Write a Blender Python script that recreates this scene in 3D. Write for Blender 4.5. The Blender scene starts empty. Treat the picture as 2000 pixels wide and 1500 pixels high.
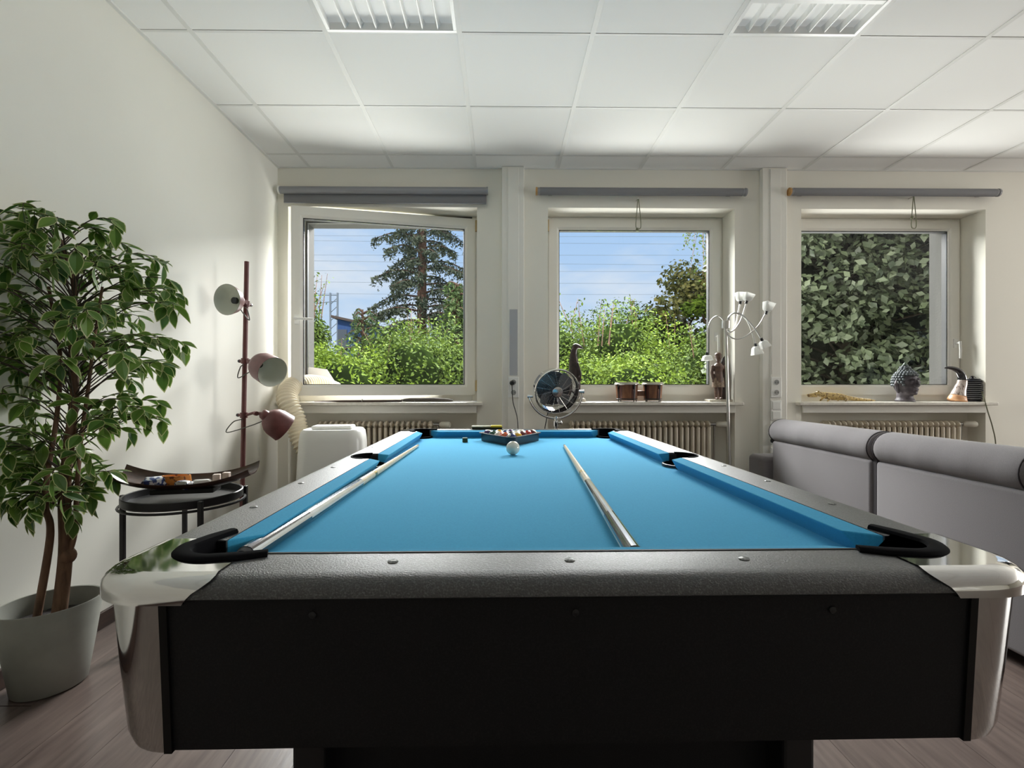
import bpy, bmesh, math, random
import numpy as np
from mathutils import Vector, Matrix, Euler
random.seed(7)
rng = np.random.default_rng(11)
PI = math.pi
scene = bpy.context.scene
COL = scene.collection

def lin(r, g, b):
    f = lambda c: (c/255/12.92) if c/255 <= 0.04045 else ((c/255+0.055)/1.055)**2.4
    return (f(r), f(g), f(b))

# ---------------------------------------------------------------- camera
FPX, PCX, PCY, YAW, EYE = 980.0, 991.0, 754.0, 0.0125, 1.03
cam_d = bpy.data.cameras.new('camera')
cam_d.sensor_fit = 'HORIZONTAL'; cam_d.sensor_width = 36.0
cam_d.lens = 36.0*FPX/2000
cam_d.shift_x = (1000-PCX)/2000; cam_d.shift_y = (PCY-750)/2000
cam_d.clip_start = 0.02; cam_d.clip_end = 400
cam = bpy.data.objects.new('camera', cam_d); COL.objects.link(cam)
cam.location = (0, 0, EYE); cam.rotation_euler = (PI/2, 0, -YAW)
scene.camera = cam

def at(px, py, Y):
    """room point at depth Y that a photo measurement refers to"""
    a = (px-PCX)/FPX; d = Y/(math.cos(YAW)-a*math.sin(YAW)); xc = a*d
    return Vector((xc*math.cos(YAW)+d*math.sin(YAW), Y, EYE-(py-PCY)/FPX*d))

# ---------------------------------------------------------------- view
vs = scene.view_settings
vs.view_transform = 'Standard'; vs.look = 'None'; vs.gamma = 1.0; vs.use_curve_mapping = False
vs.exposure = 0.0
scene.cycles.max_bounces = 10; scene.cycles.diffuse_bounces = 6; scene.cycles.glossy_bounces = 5
scene.cycles.transparent_max_bounces = 16; scene.cycles.transmission_bounces = 8
scene.cycles.sample_clamp_indirect = 6.0
scene.cycles.caustics_reflective = False; scene.cycles.caustics_refractive = False
scene.cycles.use_denoising = True

# ---------------------------------------------------------------- sky
world = bpy.data.worlds.new('sky'); scene.world = world; world.use_nodes = True
nt = world.node_tree; nt.nodes.clear()
def wn(t, **k):
    n = nt.nodes.new(t)
    for a, b in k.items(): setattr(n, a, b)
    return n
tc = wn('ShaderNodeTexCoord'); sep = wn('ShaderNodeSeparateXYZ'); nt.links.new(tc.outputs['Generated'], sep.inputs[0])
ramp = wn('ShaderNodeValToRGB'); nt.links.new(sep.outputs['Z'], ramp.inputs[0])
e = ramp.color_ramp.elements
e[0].position = 0.0; e[0].color = (*lin(214, 231, 250), 1)
e[1].position = 0.9; e[1].color = (*lin(120, 170, 235), 1)
m = e.new(0.30); m.color = (*lin(172, 207, 249), 1)
mp = wn('ShaderNodeMapping'); mp.inputs['Scale'].default_value = (1.6, 1.6, 5.0); mp.inputs['Rotation'].default_value = (0.25, 0.1, 0.6)
nz = wn('ShaderNodeTexNoise'); nz.inputs['Scale'].default_value = 2.0; nz.inputs['Detail'].default_value = 7; nz.inputs['Roughness'].default_value = 0.55
nt.links.new(tc.outputs['Generated'], mp.inputs[0]); nt.links.new(mp.outputs[0], nz.inputs['Vector'])
cr = wn('ShaderNodeValToRGB'); nt.links.new(nz.outputs['Fac'], cr.inputs[0])
cr.color_ramp.elements[0].position = 0.44; cr.color_ramp.elements[0].color = (0, 0, 0, 1)
cr.color_ramp.elements[1].position = 0.66; cr.color_ramp.elements[1].color = (0.75, 0.75, 0.75, 1)
mx = wn('ShaderNodeMixRGB'); nt.links.new(cr.outputs[0], mx.inputs[0]); nt.links.new(ramp.outputs[0], mx.inputs[1])
mx.inputs[2].default_value = (*lin(240, 243, 248), 1)
bg = wn('ShaderNodeBackground'); bg.inputs['Strength'].default_value = SKY = 1.0
nt.links.new(mx.outputs[0], bg.inputs[0])
ow = wn('ShaderNodeOutputWorld'); nt.links.new(bg.outputs[0], ow.inputs[0])

# ---------------------------------------------------------------- lights
P_HIGHFILL, P_LOWFILL, P_REAR, P_SIDE = 4200, 495, 8, 220
def sun(name, strength, direction, angle, color=(1, 1, 1)):
    d = bpy.data.lights.new(name, 'SUN'); d.energy = strength; d.angle = math.radians(angle); d.color = color
    o = bpy.data.objects.new(name, d); COL.objects.link(o)
    o.rotation_euler = Vector(direction).to_track_quat('-Z', 'Y').to_euler()
    o.location = (0, 0, 12)
    return o
# sun stands behind the building, high: lights the garden, not the room
sun('sun', 3.2, (0.35, 0.62, -0.85), 0.6, (1.0, 0.95, 0.86))
def area(name, loc, rot, sx, sy, power, color=(1, 1, 1)):
    d = bpy.data.lights.new(name, 'AREA'); d.shape = 'RECTANGLE'; d.size = sx; d.size_y = sy; d.energy = power; d.color = color
    o = bpy.data.objects.new(name, d); COL.objects.link(o); o.location = loc; o.rotation_euler = rot
    return o
# added panels outside the window wall, above and below the sightline, boosting the daylight
area('window_sky_light', (2.0, 8.3, 4.75), (math.radians(-62), 0, 0), 9.5, 1.9, P_HIGHFILL, (1.0, 0.99, 0.97))
area('window_terrace_light', (2.0, 6.1, 0.20), (math.radians(-125), 0, 0), 9.5, 1.2, P_LOWFILL, (1.0, 0.985, 0.95))
# added fill lights in front of the unseen rear and right walls
area('rear_window_light', (2.2, -4.1, 1.65), (PI/2, 0, 0), 6.4, 1.5, P_REAR, (1.0, 0.98, 0.95))
area('side_window_light', (9.1, 2.2, 1.65), (PI/2, 0, PI/2), 2.4, 1.5, P_SIDE, (1.0, 0.98, 0.95))

# ---------------------------------------------------------------- materials
MATS = {}
def mat(name, col=(0.8, 0.8, 0.8), rough=0.5, metal=0.0, noise=None, bump=None, spec=0.5, coat=0.0, sheen=0.0, trans=0.0, alpha=None, emit=None, stretch=None, objrand=0.0, coat_rough=0.05):
    """noise = (scale, colour2, lo, hi); bump = (scale, strength, distance)"""
    if name in MATS: return MATS[name]
    M = bpy.data.materials.new(name); M.use_nodes = True
    n = M.node_tree.nodes; L = M.node_tree.links
    p = n['Principled BSDF']
    p.inputs['Base Color'].default_value = (*col, 1); p.inputs['Roughness'].default_value = rough
    p.inputs['Metallic'].default_value = metal; p.inputs['Specular IOR Level'].default_value = spec
    p.inputs['Coat Weight'].default_value = coat; p.inputs['Sheen Weight'].default_value = sheen
    p.inputs['Coat Roughness'].default_value = coat_rough
    t = n.new('ShaderNodeTexCoord'); vec = t.outputs['Object']
    if stretch:
        mm = n.new('ShaderNodeMapping'); mm.inputs['Scale'].default_value = stretch; L.new(vec, mm.inputs[0]); vec = mm.outputs[0]
        if objrand:
            oi = n.new('ShaderNodeObjectInfo'); ml = n.new('ShaderNodeMath'); ml.operation = 'MULTIPLY'; ml.inputs[1].default_value = 37.0
            L.new(oi.outputs['Random'], ml.inputs[0]); L.new(ml.outputs[0], mm.inputs['Location'])
    last = None
    if noise:
        sc, c2, lo, hi = noise
        z = n.new('ShaderNodeTexNoise'); z.inputs['Scale'].default_value = sc; z.inputs['Detail'].default_value = 5
        L.new(vec, z.inputs['Vector'])
        r = n.new('ShaderNodeValToRGB'); r.color_ramp.elements[0].position = lo; r.color_ramp.elements[1].position = hi
        r.color_ramp.elements[0].color = (*col, 1); r.color_ramp.elements[1].color = (*c2, 1)
        L.new(z.outputs['Fac'], r.inputs[0]); last = r.outputs[0]
    if objrand:
        oi2 = n.new('ShaderNodeObjectInfo'); hs = n.new('ShaderNodeHueSaturation')
        mr = n.new('ShaderNodeMapRange'); mr.inputs[3].default_value = 1-objrand; mr.inputs[4].default_value = 1+objrand
        L.new(oi2.outputs['Random'], mr.inputs[0]); L.new(mr.outputs[0], hs.inputs['Value'])
        if last is not None: L.new(last, hs.inputs['Color'])
        else: hs.inputs['Color'].default_value = (*col, 1)
        last = hs.outputs[0]
    if last is not None: L.new(last, p.inputs['Base Color'])
    if bump:
        z2 = n.new('ShaderNodeTexNoise'); z2.inputs['Scale'].default_value = bump[0]; z2.inputs['Detail'].default_value = 3
        L.new(vec, z2.inputs['Vector'])
        b = n.new('ShaderNodeBump'); b.inputs['Strength'].default_value = bump[1]; b.inputs['Distance'].default_value = bump[2]
        L.new(z2.outputs['Fac'], b.inputs['Height']); L.new(b.outputs[0], p.inputs['Normal'])
    if trans: p.inputs['Transmission Weight'].default_value = trans
    if emit: p.inputs['Emission Color'].default_value = (*emit[0], 1); p.inputs['Emission Strength'].default_value = emit[1]
    MATS[name] = M
    return M

def leaf_mat(name, c1, c2, transl=0.35, rough=0.45, island=True, spec=0.4):
    M = bpy.data.materials.new(name); M.use_nodes = True
    n = M.node_tree.nodes; L = M.node_tree.links; p = n['Principled BSDF']; out = n['Material Output']
    p.inputs['Roughness'].default_value = rough; p.inputs['Specular IOR Level'].default_value = spec
    r = n.new('ShaderNodeValToRGB'); r.color_ramp.elements[0].color = (*c1, 1); r.color_ramp.elements[1].color = (*c2, 1)
    if island:
        g = n.new('ShaderNodeNewGeometry'); L.new(g.outputs['Random Per Island'], r.inputs[0])
    else:
        g = n.new('ShaderNodeObjectInfo'); L.new(g.outputs['Random'], r.inputs[0])
    L.new(r.outputs[0], p.inputs['Base Color'])
    tr = n.new('ShaderNodeBsdfTranslucent'); L.new(r.outputs[0], tr.inputs['Color'])
    mxs = n.new('ShaderNodeMixShader'); mxs.inputs[0].default_value = transl
    L.new(p.outputs[0], mxs.inputs[1]); L.new(tr.outputs[0], mxs.inputs[2]); L.new(mxs.outputs[0], out.inputs['Surface'])
    return M

def glass_mat(name, tint=(1, 1, 1), refl=0.06):
    M = bpy.data.materials.new(name); M.use_nodes = True
    n = M.node_tree.nodes; L = M.node_tree.links; out = n['Material Output']; n.remove(n['Principled BSDF'])
    t = n.new('ShaderNodeBsdfTransparent'); t.inputs[0].default_value = (*tint, 1)
    g = n.new('ShaderNodeBsdfGlossy'); g.inputs['Roughness'].default_value = 0.0
    lw = n.new('ShaderNodeFresnel'); lw.inputs[0].default_value = 1.25
    mxs = n.new('ShaderNodeMixShader'); L.new(lw.outputs[0], mxs.inputs[0]); L.new(t.outputs[0], mxs.inputs[1]); L.new(g.outputs[0], mxs.inputs[2])
    L.new(mxs.outputs[0], out.inputs['Surface'])
    return M

M_WALL = mat('wall_paint', lin(231, 230, 222), 0.75, bump=(180, 0.08, 0.002), noise=(1.2, lin(227, 226, 217), 0.35, 0.7))
M_WALLB = mat('wall_paint_window_side', lin(236, 233, 222), 0.7, bump=(160, 0.08, 0.002))
M_TILE = mat('ceiling_tile_board', lin(243, 243, 241), 0.85, bump=(420, 0.15, 0.002))
M_TBAR = mat('ceiling_bar_metal', lin(226, 226, 223), 0.5)
M_FLOOR = mat('laminate_plank', lin(108, 95, 89), 0.30, noise=(6, lin(86, 74, 70), 0.35, 0.7), stretch=(9, 0.9, 1), objrand=0.09, bump=(10, 0.12, 0.002))
M_FLOORB = mat('laminate_floor', lin(108, 95, 89), 0.34, noise=(6, lin(86, 74, 70), 0.35, 0.7), stretch=(9, 0.9, 1))
M_BASEB = mat('baseboard_wood', lin(70, 52, 44), 0.45, noise=(4, lin(52, 38, 33), 0.4, 0.6), stretch=(1, 1, 8))
M_PVC = mat('white_pvc', lin(232, 230, 222), 0.32, bump=(30, 0.02, 0.002))
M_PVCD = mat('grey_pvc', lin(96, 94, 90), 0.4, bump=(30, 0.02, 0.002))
M_RUB = mat('black_rubber', (0.012, 0.012, 0.013), 0.6, bump=(60, 0.1, 0.001))
M_SILL = mat('sill_stone', lin(226, 222, 212), 0.35, noise=(40, lin(214, 210, 200), 0.4, 0.6))
M_GLASS = glass_mat('window_glass', (0.97, 0.98, 0.975))
M_BLIND = mat('blind_fabric', lin(128, 128, 131), 0.8, bump=(600, 0.3, 0.001))
M_ALU = mat('blind_aluminium', lin(146, 147, 151), 0.4, metal=0.2, bump=(200, 0.03, 0.001))
M_BEECH = mat('beech_wood', lin(206, 165, 105), 0.5, noise=(40, lin(180, 136, 80), 0.4, 0.6))
M_CREAM = mat('cream_plastic', lin(226, 222, 208), 0.4, bump=(20, 0.02, 0.001))
M_RAD = mat('radiator_enamel', lin(214, 204, 186), 0.35, noise=(8, lin(206, 195, 176), 0.4, 0.6))
M_WHITE = mat('white_plastic', lin(236, 236, 232), 0.3, bump=(20, 0.02, 0.001))
M_CHROME = mat('chrome', (0.78, 0.78, 0.77), 0.06, metal=1.0, noise=(3, (0.74, 0.74, 0.73), 0.4, 0.6))
M_STEEL = mat('brushed_steel', (0.55, 0.54, 0.52), 0.25, metal=1.0, bump=(200, 0.03, 0.001))
M_BLACK = mat('black_plastic', (0.010, 0.010, 0.011), 0.45, bump=(250, 0.06, 0.001))
M_BLKMET = mat('black_metal', (0.013, 0.013, 0.014), 0.4, bump=(120, 0.05, 0.001))
M_GREYIN = mat('grey_inlay', lin(176, 178, 182), 0.5, bump=(50, 0.03, 0.001))

# ---------------------------------------------------------------- geometry helpers
class MB:
    def __init__(s): s.v = []; s.f = []; s.m = []
    def add(s, vs, fs, mi=0):
        o = len(s.v); s.v += [tuple(v) for v in vs]
        for f in fs: s.f.append([i+o for i in f]); s.m.append(mi)
        return s
    def box(s, x0, x1, y0, y1, z0, z1, mi=0):
        return s.add([(x0,y0,z0),(x1,y0,z0),(x1,y1,z0),(x0,y1,z0),(x0,y0,z1),(x1,y0,z1),(x1,y1,z1),(x0,y1,z1)],
                     [(3,2,1,0),(4,5,6,7),(0,1,5,4),(1,2,6,5),(2,3,7,6),(3,0,4,7)], mi)
    def loft(s, rings, closed=True, cap0=True, cap1=True, mi=0):
        n = len(rings[0]); vs = [p for r in rings for p in r]; fs = []
        for k in range(len(rings)-1):
            for i in range(n if closed else n-1):
                j = (i+1) % n
                fs.append((k*n+i, k*n+j, (k+1)*n+j, (k+1)*n+i))
        if cap0 and closed: fs.append(tuple(range(n))[::-1])
        if cap1 and closed: fs.append(tuple(range((len(rings)-1)*n, len(rings)*n)))
        return s.add(vs, fs, mi)
    def tube(s, pts, r, n=8, mi=0, caps=True):
        pts = [Vector(p) for p in pts]; k = len(pts)
        rr = r if isinstance(r, (list, tuple)) else [r]*k
        rings = []; up = Vector((0, 0, 1)); prev = None
        for i in range(k):
            t = (pts[min(i+1, k-1)]-pts[max(i-1, 0)])
            if t.length < 1e-9: t = Vector((0, 0, 1))
            t.normalize()
            if prev is None:
                a = up if abs(t.z) < 0.9 else Vector((1, 0, 0))
                nx = t.cross(a).normalized()
            else:
                nx = (prev-t*prev.dot(t))
                nx = nx.normalized() if nx.length > 1e-6 else t.orthogonal().normalized()
            prev = nx; ny = t.cross(nx)
            rings.append([pts[i]+(nx*math.cos(2*PI*j/n)+ny*math.sin(2*PI*j/n))*rr[i] for j in range(n)])
        return s.loft(rings, True, caps, caps, mi)
    def cyl(s, p0, p1, r0, r1=None, n=16, mi=0):
        return s.tube([p0, p1], [r0, r0 if r1 is None else r1], n, mi)
    def lathe(s, prof, c=(0, 0, 0), n=24, mi=0, sx=1.0, sy=1.0):
        rings = [[(c[0]+r*sx*math.cos(2*PI*j/n), c[1]+r*sy*math.sin(2*PI*j/n), c[2]+z) for j in range(n)] for r, z in prof]
        return s.loft(rings, True, True, True, mi)
    def ell(s, c, rad, nu=16, nv=10, mi=0, rot=None):
        rings = []
        for i in range(1, nv):
            th = PI*i/nv
            rg = []
            for j in range(nu):
                v = Vector((rad[0]*math.sin(th)*math.cos(2*PI*j/nu), rad[1]*math.sin(th)*math.sin(2*PI*j/nu), -rad[2]*math.cos(th)))
                if rot: v = rot @ v
                rg.append(Vector(c)+v)
            rings.append(rg)
        return s.loft(rings, True, True, True, mi)
    def prism(s, poly, z0, z1, mi=0):
        return s.loft([[(x, y, z0) for x, y in poly], [(x, y, z1) for x, y in poly]], True, True, True, mi)
    def xform(s, M):
        s.v = [tuple(M @ Vector(v)) for v in s.v]; return s
    def build(s, name, mats, parent=None, smooth=None, bevel=None, world=False, subsurf=0, fixn=True):
        me = bpy.data.meshes.new(name)
        v = s.v
        if world and parent is not None:
            off = Vector((0, 0, 0)); q = parent
            while q is not None: off += q.location; q = q.parent
            v = [tuple(Vector(a)-off) for a in v]
        me.from_pydata(v, [], s.f)
        if fixn:
            b = bmesh.new(); b.from_mesh(me); bmesh.ops.recalc_face_normals(b, faces=b.faces); b.to_mesh(me); b.free()
        ms = mats if isinstance(mats, (list, tuple)) else [mats]
        for m_ in ms: me.materials.append(m_)
        if len(ms) > 1:
            for p_, i in zip(me.polygons, s.m): p_.material_index = i
        if smooth is not None:
            me.polygons.foreach_set('use_smooth', [True]*len(me.polygons))
            if smooth < 179: me.set_sharp_from_angle(angle=math.radians(smooth))
        o = bpy.data.objects.new(name, me); COL.objects.link(o)
        if parent is not None: o.parent = parent
        if bevel:
            md = o.modifiers.new('bevel', 'BEVEL'); md.width = bevel; md.segments = 2; md.limit_method = 'ANGLE'; md.angle_limit = math.radians(40)
        if subsurf:
            md = o.modifiers.new('subsurf', 'SUBSURF'); md.levels = subsurf; md.render_levels = subsurf
        return o

def thing(name, label, cat, loc=(0, 0, 0), rotz=0.0, group=None):
    o = bpy.data.objects.new(name, None); COL.objects.link(o); o.empty_display_size = 0.1
    o.location = loc; o.rotation_euler = (0, 0, rotz)
    o['label'] = label; o['category'] = cat
    if group: o['group'] = group
    return o
def tag(o, label, cat, group=None):
    o['label'] = label; o['category'] = cat
    if group: o['group'] = group
    return o
def struct(o, label=None, cat=None):
    o['kind'] = 'structure'
    if label: o['label'] = label
    if cat: o['category'] = cat
    return o
def sempty(name, loc, label, cat):
    o = bpy.data.objects.new(name, None); COL.objects.link(o); o.location = loc; o.empty_display_size = 0.1
    return struct(o, label, cat)
def link_copy(src, parent, loc=None, rot=None, scale=None, name=None):
    c = src.copy(); COL.objects.link(c); c.parent = parent
    if name: c.name = name
    if loc is not None: c.location = loc
    if rot is not None: c.rotation_euler = rot
    if scale is not None: c.scale = scale
    return c
def spline(pts, per=8):
    P = [Vector(p) for p in pts]; P = [P[0]*2-P[1]]+P+[P[-1]*2-P[-2]]; out = []
    for i in range(1, len(P)-2):
        for k in range(per):
            t = k/per; a, b, c, d = P[i-1], P[i], P[i+1], P[i+2]
            out.append(0.5*((2*b)+(c-a)*t+(2*a-5*b+4*c-d)*t*t+(-a+3*b-3*c+d)*t**3))
    out.append(P[-2]); return out
def rrect(x0, x1, y0, y1, r, n=5):
    out = []
    for cx, cy, a in ((x1-r, y1-r, 0), (x0+r, y1-r, PI/2), (x0+r, y0+r, PI), (x1-r, y0+r, 1.5*PI)):
        for k in range(n+1):
            t = a+PI/2*k/n; out.append((cx+r*math.cos(t), cy+r*math.sin(t)))
    return out
# ================================================================ the room
XL, XR, YB, YR, ZC = -1.705, 9.2, 3.85, -4.2, 2.695
WALL_OUT, Z_ROOF = 4.35, 6.0  # unseen upper walls made this high to shade the near tree
WIN = [(-1.625, -0.185), (0.36, 1.803), (2.32, 3.762), (4.28, 5.72), (6.24, 7.68)]
WT, WS = 2.40, 0.908          # window head, sill top

# floor
flo = struct(MB().box(XL-0.3, XR+0.3, YR-0.3, WALL_OUT, -0.12, -0.012).build('floor', M_FLOORB), 'grey brown laminate plank floor', 'floor')
base_pl = MB().box(-0.0945, 0.0945, -0.64, 0.64, -0.014, 0.0)
pl_mesh = None
pw, plen = 0.19, 1.285
ncol = 0
x = XL+0.0955
while x < 2.1:
    off = (ncol*0.43) % 1.285
    y = 0.35-off+plen/2
    while y-plen/2 < YB-0.01:
        y0 = y-0.64; y1 = min(y+0.64, YB-0.002)
        if y1-y0 > 0.05 and y1 > 0.4:
            if y1-y0 > 1.279:
                if pl_mesh is None:
                    pl_mesh = base_pl.build('plank', M_FLOOR, flo, bevel=None); pl_mesh.location = (x, y, 0)
                else: link_copy(pl_mesh, flo, (x, y, 0))
            else:
                MB().box(x-0.0945, x+0.0945, y0, y1, -0.014, 0.0).build('plank', M_FLOOR, flo)
        y += plen
    ncol += 1; x += pw
# the rest of the floor in one piece around the planked area
fr = MB()
xe = x-pw+0.0955
fr.box(xe, XR, YR, YB-0.002, -0.014, 0.0); fr.box(XL, xe, YR, -0.95, -0.014, 0.0)
fr.box(XL, xe, -0.95, 0.36, -0.014, -0.001)
fr.build('plank_field', M_FLOORB, flo)

# window wall
w = MB()
w.box(XL-0.3, XR+0.3, YB, WALL_OUT, WT, Z_ROOF)
edges = [XL-0.3]+[e_ for p in WIN for e_ in p]+[XR+0.3]
for i in range(0, len(edges), 2): w.box(edges[i], edges[i+1], YB, WALL_OUT, -0.12, WT)
for a, b in WIN: w.box(a, b, 4.0, WALL_OUT, -0.12, 0.883)
struct(w.build('wall_back', M_WALLB), 'off white window wall with deep window openings and radiator niches', 'wall')
struct(MB().box(XL-0.3, XL, YR-0.3, YB, -0.12, Z_ROOF).build('wall_left', M_WALL), 'plain white side wall behind the potted tree', 'wall')
# right and rear walls, recessed behind the added fill lights (out of the picture)
w = MB()
for z0, z1 in ((-0.12, 0.9), (2.4, Z_ROOF)): w.box(XR, XR+0.3, YR-0.3, YB, z0, z1)
w.box(XR, XR+0.3, YR-0.3, 1.0, 0.9, 2.4); w.box(XR, XR+0.3, 3.4, YB, 0.9, 2.4)
w.box(XR+0.25, XR+0.3, 1.0, 3.4, 0.9, 2.4)
struct(w.build('wall_right', M_WALL), 'white wall at the right end of the room, outside the picture', 'wall')
w = MB()
for z0, z1 in ((-0.12, 0.9), (2.4, Z_ROOF)): w.box(XL-0.3, XR+0.3, YR-0.3, YR, z0, z1)
w.box(XL-0.3, -1.0, YR-0.3, YR, 0.9, 2.4); w.box(5.4, XR+0.3, YR-0.3, YR, 0.9, 2.4)
w.box(-1.0, 5.4, YR-0.3, YR-0.25, 0.9, 2.4)
struct(w.build('wall_rear', M_WALL), 'white wall behind the camera', 'wall')
struct(MB().box(XL-0.3, XR+0.3, YR-0.3, WALL_OUT, Z_ROOF, Z_ROOF+0.2).build('roof', M_WALL), 'flat roof over the upper storey', 'roof')

# suspended ceiling
ceil = struct(MB().box(XL, XR, YR, YB, ZC+0.06, ZC+0.10).build('ceiling', M_TBAR), 'suspended ceiling of white square tiles on a metal grid', 'ceiling')
CX0, CW, RW = -1.457, 0.6305, 0.6265
cols = [XL]+[CX0+CW*k for k in range(0, 18) if CX0+CW*k < XR-0.05]+[XR]
rows = []
y = 3.627
while y > YR+0.05: rows.append(y); y -= RW
rows = [YB]+rows+[YR]
LIGHTS = {(2, 3), (5, 3)}                    # (column, row) taken by luminaires
full = None
for i in range(len(cols)-1):
    for j in range(len(rows)-1):
        if (i, j) in LIGHTS: continue
        x0, x1, y1, y0 = cols[i], cols[i+1], rows[j], rows[j+1]
        g = 0.0085
        if x1-x0 > 0.63 and 0.626 < y1-y0 < 0.627:
            cx_, cy_ = (x0+x1)/2, (y0+y1)/2
            if full is None:
                hx, hy = CW/2-g, RW/2-g
                full = MB().box(-hx, hx, -hy, hy, ZC+0.0025, ZC+0.018).build('ceiling_tile', M_TILE, ceil, bevel=0.002)
                full.location = (cx_, cy_, 0)
            else: link_copy(full, ceil, (cx_, cy_, 0))
        else:
            MB().box(x0+g, x1-g, y0+g, y1-g, ZC+0.0025, ZC+0.018).build('ceiling_tile', M_TILE, ceil)
# grid bars
for xx in cols[1:-1]:
    MB().box(xx-0.012, xx+0.012, YR, YB, ZC, ZC+0.03).build('grid_bar', M_TBAR, ceil)
for yy in rows[1:-1]:
    MB().box(XL, XR, yy-0.007, yy+0.007, ZC+0.0006, ZC+0.03).build('grid_bar', M_TBAR, ceil)
b = MB(); b.box(XL, XL+0.018, YR, YB, ZC-0.004, ZC+0.03); b.build('edge_angle', M_TBAR, ceil)
b = MB(); b.box(XL, XR, YB-0.014, YB, ZC-0.002, ZC+0.03); b.build('edge_angle', M_TBAR, ceil)

# luminaires with white louvre
M_LOUV = mat('louvre_white_metal', lin(244, 244, 242), 0.28, metal=0.0, bump=(20, 0.02, 0.001))
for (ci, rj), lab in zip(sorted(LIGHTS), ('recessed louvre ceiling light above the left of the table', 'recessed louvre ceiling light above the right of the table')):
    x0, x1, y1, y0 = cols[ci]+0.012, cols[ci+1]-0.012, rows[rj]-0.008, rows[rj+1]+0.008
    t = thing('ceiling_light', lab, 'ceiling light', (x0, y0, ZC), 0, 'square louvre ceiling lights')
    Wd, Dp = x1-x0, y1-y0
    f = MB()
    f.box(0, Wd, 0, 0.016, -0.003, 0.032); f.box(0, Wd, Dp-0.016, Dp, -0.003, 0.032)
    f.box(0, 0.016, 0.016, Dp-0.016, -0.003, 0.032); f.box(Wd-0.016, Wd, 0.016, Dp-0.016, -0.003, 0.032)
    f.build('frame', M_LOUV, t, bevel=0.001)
    MB().box(0, Wd, 0, Dp, 0.032, 0.040).build('diffuser', mat('luminaire_glow', lin(235, 235, 232), 0.6, bump=(20, 0.02, 0.001), emit=((1, 1, 0.98), 0.16)), t)  # glow added to brighten the backing of a switched-off fixture
    nb = 3; bay = (Dp-0.032)/nb
    for k in range(1, nb):
        yy = 0.016+bay*k
        d = MB(); d.prism([(yy-0.020, 0.031), (yy-0.011, 0.0), (yy+0.011, 0.0), (yy+0.020, 0.031)], 0.016, Wd-0.016)
        d.v = [(z, a, b_) for a, b_, z in d.v]
        d.build('louvre_rail', M_LOUV, t)
    for k in range(1, 8):
        xx = 0.016+(Wd-0.032)*k/8
        for q in range(nb):
            ya, yb = 0.016+bay*q+(0.012 if q else 0), 0.016+bay*(q+1)-(0.012 if q < nb-1 else 0)
            ym = (ya+yb)/2
            s_ = MB()                                            # blade bulging to a curved V in the middle
            rings = []
            for yy, wv in ((ya, 0.016), (ya+0.03, 0.009), (ym, 0.005), (yb-0.03, 0.009), (yb, 0.016)):
                rings.append([(xx-wv, yy, 0.030), (xx-0.002, yy, 0.002), (xx+0.002, yy, 0.002), (xx+wv, yy, 0.030)])
            s_.loft(rings); s_.build('louvre_blade', M_LOUV, t)

# baseboards
struct(MB().box(XL, XL+0.015, YR, YB-0.002, 0.0005, 0.07).build('baseboard_left', M_BASEB, bevel=0.003), 'dark brown wooden baseboard along the side wall', 'baseboard')
for k, (a, b_) in enumerate(((-0.185, 0.003), (0.176, 0.36), (1.803, 1.991), (2.183, 2.32), (3.762, 4.28))):
    struct(MB().box(a, b_, YB-0.015, YB, 0.0005, 0.07).build('baseboard_back' if k == 0 else 'baseboard_back_%d' % (k+1), M_BASEB), 'dark brown baseboard below the window wall, piece %s' % ('next to the first window', 'left of the second window', 'right of the second window', 'left of the third window', 'right of the third window')[k], 'baseboard')

# vertical cable ducts on the piers
def socket(parent, x, y, z, n=2, h=0.078):
    """double or single wall socket facing -y; parent local coordinates"""
    t = MB().box(x-0.040, x+0.040, y-0.010, y, z-h*n/2, z+h*n/2).build('socket_plate', M_WHITE, parent, bevel=0.003)
    for k in range(n):
        zz = z+h*(n/2-0.5-k)
        c = MB(); c.tube([(x, y-0.0125, zz), (x, y-0.004, zz)], [0.0245, 0.0245], 20)
        c.build('socket_rim', M_WHITE, t)
        MB().tube([(x, y-0.0132, zz), (x, y-0.0126, zz)], [0.0195, 0.0195], 20).build('socket_well', mat('socket_shade', lin(150, 150, 146), 0.5, bump=(40, 0.02, 0.001)), t)
        for s_ in (-1, 1):
            MB().tube([(x+s_*0.0095, y-0.0140, zz), (x+s_*0.0095, y-0.0133, zz)], [0.003, 0.003], 8).build('socket_hole', M_RUB, t)
    return t
DUCTS = [(0.005, 0.174), (1.993, 2.181)]
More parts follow.
